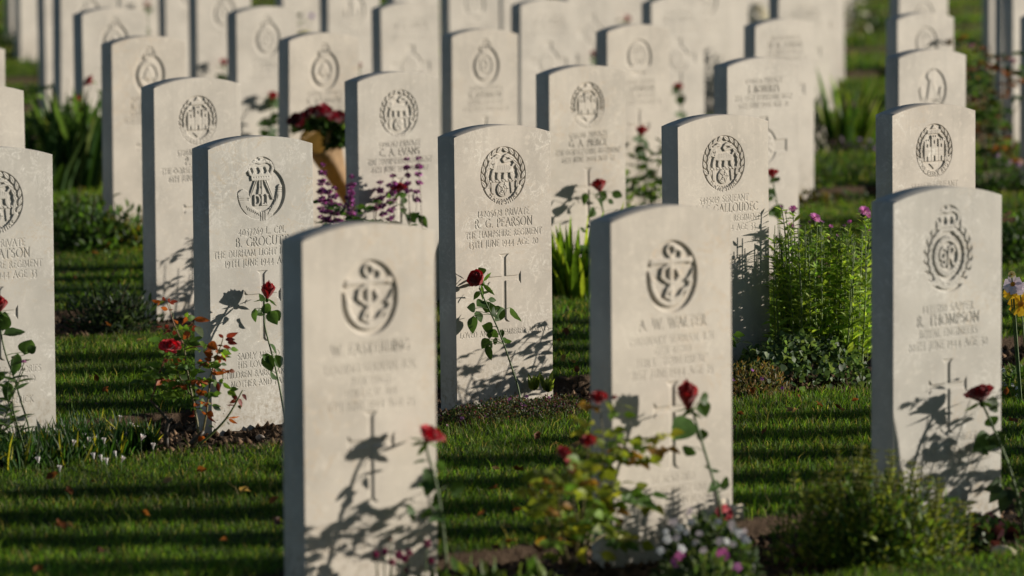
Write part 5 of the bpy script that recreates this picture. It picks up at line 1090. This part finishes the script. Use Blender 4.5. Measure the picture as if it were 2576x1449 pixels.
spikes('dark purple salvia spikes at the left side of the white-veined stone', None, Z7, [(1330, 1000, 1560, 5), (1320, 1170, 1560, 4), (1280, 1350, 1560, 3), (1345, 1230, 1560, 3)], (5.62, 2, -.2))
# iris clumps ----------------------------------------------------------------------------------------
clump('bright green iris leaves between the white-veined stone and the right anchor badge stone', bedpx(1438, 2, -.33), 190, .30, .16, [(.24, .36, .03), (.17, .29, .03), (.32, .4, .05), (.1, .18, .025)], .026)
clump('sunlit iris leaves beside the open lawn, behind the asters at upper right', bedpx(2150, 4, -.2), 80, .42, .18, [(.12, .2, .03), (.05, .11, .02), (.22, .27, .05)], .03, lean=.3)
clump('broad iris leaves under the castle badge at left, behind the edge stone', bedpx(200, 4, -.25), 200, .46, .2, [(.06, .12, .03), (.1, .17, .05), (.16, .2, .06), (.03, .07, .02)], .040, lean=.2)
clump('second clump of tall iris leaves at the left, nearer the edge stone', bedpx(105, 4, -.25), 110, .42, .14, [(.05, .1, .03), (.09, .15, .04), (.04, .08, .02)], .038, lean=.2)
clump('iris leaves on the extreme right before the crowned badge stone', row_pt(2.42, 0, -.32, -.03), 3, .5, .04, [(.05, .1, .02), (.12, .17, .03)], .016, lean=.2)
# shrubs in the beds ---------------------------------------------------------------------------------
shrub('low sprawling bush with rust tinged leaves at left, below the iris leaves', bedpx(310, 3, -.3), np.array([.20, .16, .2]), 900, .035, [GRN, DGRN, (.1, .13, .02), (.14, .1, .02)])
shrub('leafy bush at left nearest the edge stone under the iris leaves', bedpx(190, 3, -.25), np.array([.22, .2, .27]), 900, .035, [DGRN, (.05, .09, .02), GRN])
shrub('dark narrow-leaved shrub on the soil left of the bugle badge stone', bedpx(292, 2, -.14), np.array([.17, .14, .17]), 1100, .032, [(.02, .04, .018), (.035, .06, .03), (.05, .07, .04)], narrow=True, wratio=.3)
shrub('big green shrub with upright spires in front of the crowned badge stone', bedpx(2200, 0, -.26), np.array([.25, .2, .26]), 4600, .026, [(.06, .12, .025), (.03, .07, .018), (.12, .19, .03), (.2, .24, .04)], wratio=.3, narrow=True)
hb = bedpx(2200, 0, -.26); hs = [o for o in COL.objects if o.get('label', '').startswith('big green shrub')][0]; lb = MB(); sb = MB()
Zh = SRC(2600, 1500, 1.7219)
for (x, y) in [(1010, 660), (1160, 610), (1290, 470), (1320, 560), (1380, 560), (1460, 470), (1480, 570), (1550, 500), (1560, 640), (1650, 500), (1660, 640), (1800, 580), (1850, 620), (1900, 680), (1990, 690), (1080, 720), (1250, 660), (1210, 700), (1740, 650), (2000, 760), (2130, 850), (2200, 860), (2060, 860), (1690, 560), (1430, 640), (1950, 850), (1120, 780)]:
    j = rng.uniform(-.08, .08); p = at_y(*Zh(x, y), hb[1]+j); q = p+np.array([rng.normal()*.02, 0, -.2]); P = smooth_path([q, (p+q)/2+rng.normal(size=3)*.006, p], 16); sb.tube(P, np.linspace(.0025, .0015, 16), (.1, .12, .03), 4, False)
    n = 90; f = rng.random(n)**.7*15; i = f.astype(int); a = rng.uniform(0, 6.28, n); D = np.stack([np.cos(a), np.sin(a), np.full(n, .6)], 1)*.017
    lb.leaves(P[i], D, rdir(n)*.5+np.array([.2, -.4, .8]), .0055, cols(n, (.22, .24, .045), .25, (.14, .15, .03), .4), curl=.1, fold=.3, prof='narrow', seg=2)
lb.build('flower_spires', M_LEAF, hs, hb); sb.build('spire_stems', M_STEM, hs, hb)
mound_on('small leafy plants on the bare soil at the far lower right', 'seedling', 'seedling', (on_ground(2470, 1345), .1, .07), 220, .035, [(.05, .1, .03), (.07, .02, .03), (.06, .1, .03)], .06)
# broad-leaved plant, right edge
cb = row_pt(2.36, 0, -.2, -.03); t = thing('dahlia', 'coarse broad-leaved plant at the right edge at the foot of the crowned badge stone', 'dahlia', tuple(cb)); lb = MB(); sb = MB()
def R3(x, y, j=0): return at_y(*Zh(x, y), cb[1]+j)
for it in [(2420, 740, 2350, 790, 60), (2480, 790, 2410, 930, 60), (2520, 800, 2470, 850, 60), (2540, 850, 2560, 930, 60), (2480, 760, 2560, 780, 60), (2440, 790, 2350, 840, 60), (2560, 900, 2500, 960, 50), (2380, 960, 2340, 1000, 40), (2600, 700, 2560, 760, 50), (2620, 800, 2580, 900, 60)]:
    b_ = R3(it[0], it[1]); tt = R3(it[2], it[3], rng.normal()*.03); lb.leaves([b_], [tt-b_], [unit(TOCAM(b_)+rng.normal(size=3)*.5)], .04, [np.array([.05, .085, .04])*rng.uniform(.7, 2.0)], curl=.3, fold=.25, seg=6)
for x, y in ((2430, 740), (2500, 780), (2560, 800), (2600, 700)): sb.tube(smooth_path([np.array([cb[0], cb[1], cb[2]]), R3(2560, 1000), R3(x, y)], 8), .003, (.07, .1, .03), 5)
sb.build('stems', M_STEM, t, cb); lb.build('foliage', M_LEAF, t, cb)
# white and pink flowers at the foot of the right anchor stone ----------------------------------------
Zw = SRC(2600, 1500, 1.7219)
wb = bedpx(1785, 0, -.22); t = thing('white_periwinkle', 'cushion of white flowers with some pink ones before the right anchor badge stone', 'flowering plant', tuple(wb)); lb = MB()
leafy_cloud(lb, wb, (.12, .12, .16), 1300, .026, [(.03, .06, .02), (.05, .09, .03), (.09, .13, .05)]); leafy_cloud(lb, bedpx(1760, 0, -.36), (.12, .08, .10), 600, .026, [(.05, .09, .03), (.12, .16, .06)]); lb.build('foliage', M_LEAF, t, wb)
WF = [(160, 1010), (285, 1010), (270, 940), (110, 1080), (185, 1120), (250, 1080), (310, 1155), (220, 1195), (370, 1205), (480, 1145), (530, 1145), (575, 1165), (615, 1090), (640, 1110), (660, 1140), (560, 1030), (70, 1210), (470, 1010), (590, 1070), (650, 1075), (120, 1130), (340, 1090), (200, 1050)]
PF = [(205, 1240), (170, 1280), (480, 1225), (510, 1215), (520, 1250), (460, 1300), (590, 1340), (180, 1310), (605, 1320)]
for lst, cl_, R in ((WF, (.62, .64, .66), .009), (PF, (.5, .14, .4), .010)):
    for x, y in lst: m = MB(); p = at_y(*Zw(x, y), wb[1]-.12-.1*(cl_ is not WHITE)+rng.uniform(-.03, .05)); daisy(m, p, unit([rng.normal()*.4, -.9, .5]), R*rng.uniform(.8, 1.15), 5, cl_, (.5, .5, .3), .8, .1, .14); m.build('flower', M_PETAL, t, wb)
# poppy cross -----------------------------------------------------------------------------------------
pc = on_plane(*Zw(490, 960), (1, 0), .12); pb = np.array([pc[0], pc[1], gz(pc[0])-.03]); t = thing('remembrance_cross', 'small wooden cross with a red paper poppy at the foot of the right anchor stone', 'poppy cross', tuple(pb), TH)
m = MB(); hh = pc[2]-pb[2]; m.box((0, 0, (hh+.035)/2), (.009, .003, (hh+.035)/2), (.5, .43, .33)); m.build('post', M_WOOD, t, (0, 0, 0)); m = MB(); m.box((0, -.0045, hh), (.068, .0016, .019), (.5, .43, .33)); m.build('crossbar', M_WOOD, t, (0, 0, 0))
m = MB(); n = 28; a = np.linspace(0, 2*math.pi, n, endpoint=False); R = .027*(1+.06*np.cos(2*a)); V = np.concatenate([[[0, -.012, hh]], np.stack([.4*R*np.cos(a), np.full(n, -.0095), hh+.4*R*np.sin(a)], 1), np.stack([R*np.cos(a), -.0085-.003*np.cos(4*a), hh+R*np.sin(a)], 1)])
m.add(V, [(1+k, 1+n+k, 1+n+(k+1) % n, 1+(k+1) % n) for k in range(n)], [(0, 1+k, 1+(k+1) % n) for k in range(n)], (.5, .03, .05)); po = m.build('poppy', M_PETAL, t, (0, 0, 0)); m = MB(); m.blob((0, -.0135, hh), (.007, .003, .007), (.01, .01, .01)); m.build('poppy_centre', M_WOOD, po, (0, 0, 0))
# purple globe flowers --------------------------------------------------------------------------------
gb = row_pt(.18, 0, -.24, -.03); t = thing('globe_amaranth', 'cluster of blurred purple globe flowers at the foot of the nearest stone', 'globe flowers', tuple(gb)); sb = MB(); lb = MB()
for (x, y, r) in [(1015, 1200, 30), (1045, 1330, 26), (690, 1265, 26), (620, 1285, 26), (875, 1270, 30), (800, 1290, 34), (840, 1315, 28), (745, 1345, 28), (850, 1400, 22), (735, 1170, 14)]:
    p = at_y(*Z6(x, y), gb[1]+rng.uniform(-.03, .03)); q = p+np.array([rng.normal()*.03, 0, -.3]); sb.tube(smooth_path([q, (p+q)/2, p], 8), .0017, (.09, .13, .04), 5); m = MB(); R = r/1.9222/K*gb[1]/F
    n = 110; v = rdir(n); m.leaves(p+v*R*.3, v*R*.75, rdir(n), R*.36, cols(n, MAG if r > 20 else (.4, .15, .05), .3, (.5, .05, .25), .25), curl=.1, fold=.5, prof='petal', seg=2); m.build('flower', M_PETAL, t, gb)
leafy_cloud(lb, gb, (.2, .1, .12), 260, .04, [GRN, (.1, .14, .03)]); sb.build('stems', M_STEM, t, gb); lb.build('foliage', M_LEAF, t, gb)
# daffodil-like flowers on the right edge -------------------------------------------------------------
db = on_ground(2562, 1040, -.03); Yd = db[1]; t = thing('narcissus', 'white and yellow narcissus blooms cut by the right edge', 'narcissus', tuple(db)); sb = MB()
for (x, y, R, cl_) in [(2548, 715, .028, (.75, .77, .85)), (2566, 725, .02, (.75, .77, .85)), (2543, 737, .02, YEL), (2568, 765, .034, YEL), (2545, 690, .010, (.5, .5, .2))]:
    p = at_y(x, y, Yd); sb.tube(smooth_path([np.array([p[0]+.03, Yd, db[2]]), (p+[p[0]+.03, Yd, db[2]])/2, p], 8), .0022, (.1, .16, .04), 5); m = MB(); daisy(m, p, unit([-.3, -.8, .4]), R, 6, cl_, (.8, .35, .02), .95, .15, .3); m.build('flower', M_PETAL, t, db)
sb.build('stems', M_STEM, t, db)
mound_on('pale tufted plant with small white tips under the narcissus at the right edge', 'white_tuft', 'flower tuft', (on_ground(2560, 985), .14, .12), 260, .05, [GRN, (.12, .16, .05)], .1, flowers=16, flc=WHITE, flr=.008, narrow=True, wr=.2)
shrub('dark plant with dry brown seed heads on the right edge, level with the castle badge', bedpx(2580, 2, -.25), np.array([.14, .12, .24]), 700, .03, [DGRN, GRN], flowers=(9, .016, (.35, .2, .12)))
# left edge thistle-like plant
tb = row_pt(.93, 1, -.22, -.03); t = thing('scabious', 'green scabious with small mauve heads at the left edge beside the veined stone', 'scabious', tuple(tb)); sb = MB(); lb = MB()
for (x, y, r) in [(200, 725, 26), (110, 690, 22), (195, 785, 18), (60, 1110, 20), (110, 1205, 20), (10, 1245, 28), (90, 1060, 16), (35, 1290, 18)]:
    p = at_y(*Z2(x, y), tb[1]); P = smooth_path([np.array([tb[0], tb[1], tb[2]]), at_y(*Z2(x*.4, (y+1350)/2), tb[1]), p], 12); sb.tube(P, .0014, (.09, .13, .04), 4, False); R = r/2.0692/K*tb[1]/F; m = MB(); pk = (x, y) in ((200, 725), (10, 1245))
    n = 60; v = rdir(n); v[:, 2] = np.abs(v[:, 2]); m.leaves(p+v*R*.2, v*R, rdir(n), R*.16, cols(n, (.45, .2, .4) if pk else (.09, .12, .04), .2), prof='narrow', seg=2); m.build('flower', M_PETAL, t, tb)
    k = 7; i = rng.integers(3, 11, k); a = rng.uniform(0, 6.28, k); lb.leaves(P[i], np.stack([np.cos(a), np.sin(a), np.full(k, .5)], 1)*.05, rdir(k)*.5+np.array([0, -.4, .8]), .011, cols(k, (.08, .14, .04), .2), curl=.3, prof='narrow', seg=4)
sb.build('stems', M_STEM, t, tb); lb.build('foliage', M_LEAF, t, tb)
# bouquet in kraft paper ------------------------------------------------------------------------------
bp_ = lambda x, y, j=0: on_plane(x, y, (7, 3), .10+j)
q0 = bp_(868, 520); bb = np.array([q0[0], q0[1], gz(q0[0])-.02]); t = thing('bouquet', 'large bouquet of dark red roses wrapped in brown paper leaning on a headstone', 'bouquet', tuple(bb)); m = MB()
top = bp_(796, 335, .08); bot = bp_(882, 520, .02); axb = unit(top-bot); A = frame(axb); L = np.linalg.norm(top-bot); nv, nu = 8, 18; v = np.linspace(0, 1, nv); u = np.linspace(0, 2*math.pi, nu, endpoint=False); uu, vv = np.meshgrid(u, v)
rad = .018+.06*vv**1.1+.006*np.sin(uu*5+vv*4); zz = vv*L*(1-.05*vv+.07*np.sin(uu*2+1)*vv**3+.04*np.sin(uu*3)*vv**3); rad = rad*(1+.14*np.sin(uu*4+vv*5)*vv)
V = bot+rad[..., None]*(np.cos(uu)[..., None]*A[0]+np.sin(uu)[..., None]*A[1])+zz[..., None]*axb; V = V.reshape(-1, 3)
m.add(V, [(i*nu+k, i*nu+(k+1) % nu, (i+1)*nu+(k+1) % nu, (i+1)*nu+k) for i in range(nv-1) for k in range(nu)], (), (.40, .27, .16)); m.build('paper_wrap', M_PAPER, t, bb)
lb = MB(); leafy_cloud(lb, bp_(806, 330, .10), (.11, .07, .05), 420, .05, [DGRN, GRN, (.12, .2, .05), (.2, .26, .12)]); leafy_cloud(lb, bp_(852, 370, .13), (.05, .05, .13), 380, .05, [DGRN, GRN]); lb.build('foliage', M_LEAF, t, bb)
for (x, y, r, cl_) in [(752, 290, .030, DRED), (742, 300, .026, DRED), (792, 272, .026, DRED), (808, 268, .028, (.3, .01, .03)), (822, 275, .026, DRED), (862, 292, .026, (.5, .03, .08)), (835, 285, .024, (.3, .01, .03)), (777, 278, .022, (.12, .01, .01)), (850, 282, .022, DRED)]:
    m = MB(); p = bp_(x, y+6, .17+.03*rng.random()); petals_head(m, p-np.array([0, 0, r*.6]), (rng.normal()*.4, -.6, .7), r*1.1, r*1.4, 14, .5, cl_, np.array(cl_)*.5); m.build('rose_head', M_PETAL, t, bb)
# distant blossom
def blossom(label, b, rad, n, pal, fp, nf, fr, h): return shrub(label, b, rad, n, .04, pal, 'flowering_shrub', None, False, .5, 8, 'flowering shrub', (nf, fr, fp))
blossom('pale yellow blossom spires in front of the distant stones, right of centre', bedpx(1942, 5, -.2), np.array([.13, .12, .5]), 400, [GRN, (.2, .25, .08)], (.72, .72, .42), 46, .03, .4)
blossom('small yellow flowers before a distant stone beside the ring badge stone', bedpx(772, 6, -.25), np.array([.1, .1, .46]), 150, [(.3, .36, .05)], (.65, .66, .12), 26, .035, .3)
blossom('cream blossom at the top edge left of the cross badged far stone', bedpx(1906, 7, 0), np.array([.12, .12, .42]), 300, [GRN, DGRN], (.7, .68, .5), 46, .035, .4)
blossom('cream blossom against the lawn at the upper right', bedpx(2150, 8, -.3), np.array([.14, .12, .36]), 300, [(.2, .2, .1), GRN], (.5, .5, .38), 18, .03, .4)
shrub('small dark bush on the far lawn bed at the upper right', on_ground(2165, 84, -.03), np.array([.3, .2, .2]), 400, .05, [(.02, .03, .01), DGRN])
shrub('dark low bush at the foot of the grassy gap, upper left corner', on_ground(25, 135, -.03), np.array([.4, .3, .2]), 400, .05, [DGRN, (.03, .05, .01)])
for q, (i, j, al) in enumerate([(10.4, 4, 0), (12.6, 4, 0), (8.6, 3, 0), (11.45, 5, 0), (13.45, 6, 0), (9.6, 4, 0)]):
    b_ = row_pt(i, j, -.2, -.03); tg_ = shrub('indistinct green plant between far headstones', b_, np.array([.2, .15, .28]), 260, .04, [GRN, DGRN, LGRN], group='indistinct plants between far headstones')
shrub('bluish bedding plants at the foot of the iris leaves, upper right', bedpx(2130, 4, -.42), np.array([.3, .12, .1]), 350, .03, [DGRN, (.06, .03, .07)], flowers=(8, .012, (.25, .12, .4)))
shrub('rusty low ground plant between the asters and the broad cross stone', bedpx(2050, 3, -.3), np.array([.16, .12, .1]), 300, .03, [(.12, .09, .03), (.06, .07, .02)])
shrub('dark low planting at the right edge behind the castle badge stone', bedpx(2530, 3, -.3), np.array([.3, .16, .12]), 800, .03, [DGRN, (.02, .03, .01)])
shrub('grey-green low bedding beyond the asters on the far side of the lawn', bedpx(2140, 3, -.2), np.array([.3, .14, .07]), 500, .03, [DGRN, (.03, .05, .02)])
for q, (i, j, h_) in enumerate([(3.45, 0, .45), (4.5, 0, .3), (5.42, 0, .5), (6.55, 0, .35), (5.6, 1, .3), (6.45, 1, .5), (7.6, 1, .35), (8.4, 1, .45), (9.5, 2, .4), (10.45, 2, .3), (12.5, 3, .45)]):  # unseen shrubs added so the stones' shadow bands on the lawn look less regular
    shrub('added leafy bedding shrub past the right edge, breaking up the shadow bands', row_pt(i, j, -.15, -.03), np.array([.2, .15, h_]), 420, .035, [GRN, DGRN, LGRN], group='added bedding shrubs past the right edge, breaking up the shadow bands')
# fallen leaves, clods, stones --------------------------------------------------------------------------
def ground_leaf_mesh(colr, k):
    m = MB(); m.leaves([[-.018, 0, .004]], [[.04, .004, .004]], [[0, -.3, 1]], .026, [colr], curl=-.25, fold=.6, seg=5, wob=.08); m.leaves([[.0, 0, .006]], [[.012, .016, .01]], [[0, .2, 1]], .013, [np.array(colr)*1.2], curl=.3, fold=.5, seg=3)
    me = m.build('fallen_leaf', M_LEAF); return me
GL = 'dry brown leaves scattered on the grass'
LC = [(.24, .08, .025), (.15, .055, .02), (.34, .22, .11), (.10, .04, .02)]
LL = ['orange-brown fallen leaf lying on the grass', 'dark brown fallen leaf lying on the grass', 'pale tan curled leaf lying on the grass', 'blackish brown fallen leaf lying on the grass']
protos = [ground_leaf_mesh(c, k) for k, c in enumerate(LC)]; used = [False]*4
spots = [(268, 982, 0), (155, 1330, 0), (168, 1326, 2), (255, 1395, 3), (95, 1440, 0), (690, 1265, 0), (400, 1280, 2), (690, 1320, 3), (238, 1215, 1), (365, 1300, 1), (560, 1365, 0), (245, 1020, 3), (240, 955, 1), (560, 995, 1), (1245, 1182, 2), (1305, 1190, 1), (1385, 1215, 0), (1240, 1235, 1), (1450, 1130, 2), (1350, 1103, 1), (1395, 1122, 2), (1290, 1370, 1), (1345, 1385, 3), (1370, 1380, 3), (1240, 1385, 1),
         (1898, 985, 1), (2010, 1000, 0), (1990, 1035, 2), (2000, 1040, 2), (2060, 1022, 1), (2118, 1035, 2), (2150, 1010, 0), (1847, 1080, 2), (1926, 1090, 1), (1860, 1045, 1), (2105, 1030, 3), (2550, 1065, 0), (2535, 990, 0), (1420, 905, 2), (1440, 915, 2), (1405, 860, 0), (1425, 840, 1), (1455, 935, 1), (250, 765, 0), (300, 745, 2), (330, 790, 2), (215, 775, 1), (190, 700, 1), (290, 690, 2), (270, 820, 1), (210, 880, 2), (350, 860, 2), (300, 715, 1), (240, 640, 0), (160, 690, 2), (1300, 1290, 1), (1270, 1330, 2), (175, 1240, 1), (420, 1215, 2), (510, 1190, 1), (610, 1240, 2), (130, 1205, 1), (1210, 1300, 1), (2060, 600, 0), (2120, 590, 1), (2440, 640, 0)]
for x, y, k in spots:
    p = on_ground(x, y, .022)
    if not used[k]: o = protos[k]; used[k] = True
    else: o = protos[k].copy(); COL.objects.link(o)
    s = rng.uniform(.5, 1.0)*(.85 if p[1] > 14.5 else 1); o.location = p; o.rotation_euler = (rng.normal()*.4, rng.normal()*.4, rng.uniform(0, 6.28)); o.scale = (s, s, s); tag(o, LL[k], 'fallen leaf', GL+' ('+('orange', 'brown', 'tan', 'dark')[k]+')')
# soil clods: crumbs of earth along the beds
def clods(name, rows, ahi, n, seed):
    m = MB(); r = np.random.default_rng(seed); V0 = np.array([[1, 0, 0], [-1, 0, 0], [0, 1, 0], [0, -1, 0], [0, 0, 1], [0, 0, -1]], float); Fc = np.array([(4, 0, 2), (4, 2, 1), (4, 1, 3), (4, 3, 0), (5, 2, 0), (5, 1, 2), (5, 3, 1), (5, 0, 3)])
    for j, lo, hi, cnt in rows:
        al = r.uniform(lo, hi, cnt); nn = r.uniform(FB+.01, BB-.02, cnt); s = .003+.013*r.random(cnt)**3.5; s[r.random(cnt) < .012] *= 1.6
        P = np.array([X0, Y0])+U*al[:, None]+N*(RW*j+nn)[:, None]; z = soilz(P[:, 0], P[:, 1])+s*.35
        V = V0[None]*(s[:, None, None]*r.uniform(.6, 1.3, (cnt, 6, 1))); ang = r.uniform(0, 6.28, cnt); c, s_ = np.cos(ang), np.sin(ang)
        V = np.stack([V[..., 0]*c[:, None]-V[..., 1]*s_[:, None], V[..., 0]*s_[:, None]+V[..., 1]*c[:, None], V[..., 2]], -1)+np.stack([P[:, 0], P[:, 1], z], 1)[:, None]
        T_ = (Fc[None]+(np.arange(cnt)*6)[:, None, None]).reshape(-1, 3); cc = np.repeat(np.array([.085, .055, .034])[None]*np.exp(r.normal(size=(cnt, 1))*.45), 6, 0); m.add(V.reshape(-1, 3), (), T_, cc)
    o = m.build(name, M_CLOD, None, (0, 0, 0), False); tag(o, kind='stuff')
clods('soil_crumbs', [(0, -.6, 4.6, 13000), (1, .0, 7.0, 19000), (2, 2.4, 8.2, 7000)], 0, 0, 5)
for (x, y, r_, cl_, lb_) in [(2525, 1368, .024, (.62, .52, .4), 'pale buff stone chip lying on the soil at the lower right'), (640, 1112, .02, (.24, .17, .11), 'largest brown stone on the bare soil before the bugle badge stone'), (655, 1087, .014, (.3, .26, .22), 'grey pebble near the rose stem on the bare soil of the bugle badge stone'), (602, 1090, .015, (.2, .13, .08), 'brown pebble on the bare soil nearest the rose bush stem')]:
    p = on_ground(x, y, -.0); p[2] = float(soilz(np.array(p[0]), np.array(p[1])))+r_*.3 if p[1] < 18.9 else p[2]; m = MB(); m.blob((0, 0, 0), (r_*1.7, r_*.9, r_*.7), cl_, (rng.normal()*.2, 0, 1), 10, 8, .06); o = m.build('stone', M_CLOD, None, (0, 0, 0)); o.location = p; o.rotation_euler = (0, 0, .4); tag(o, lb_, 'stone')
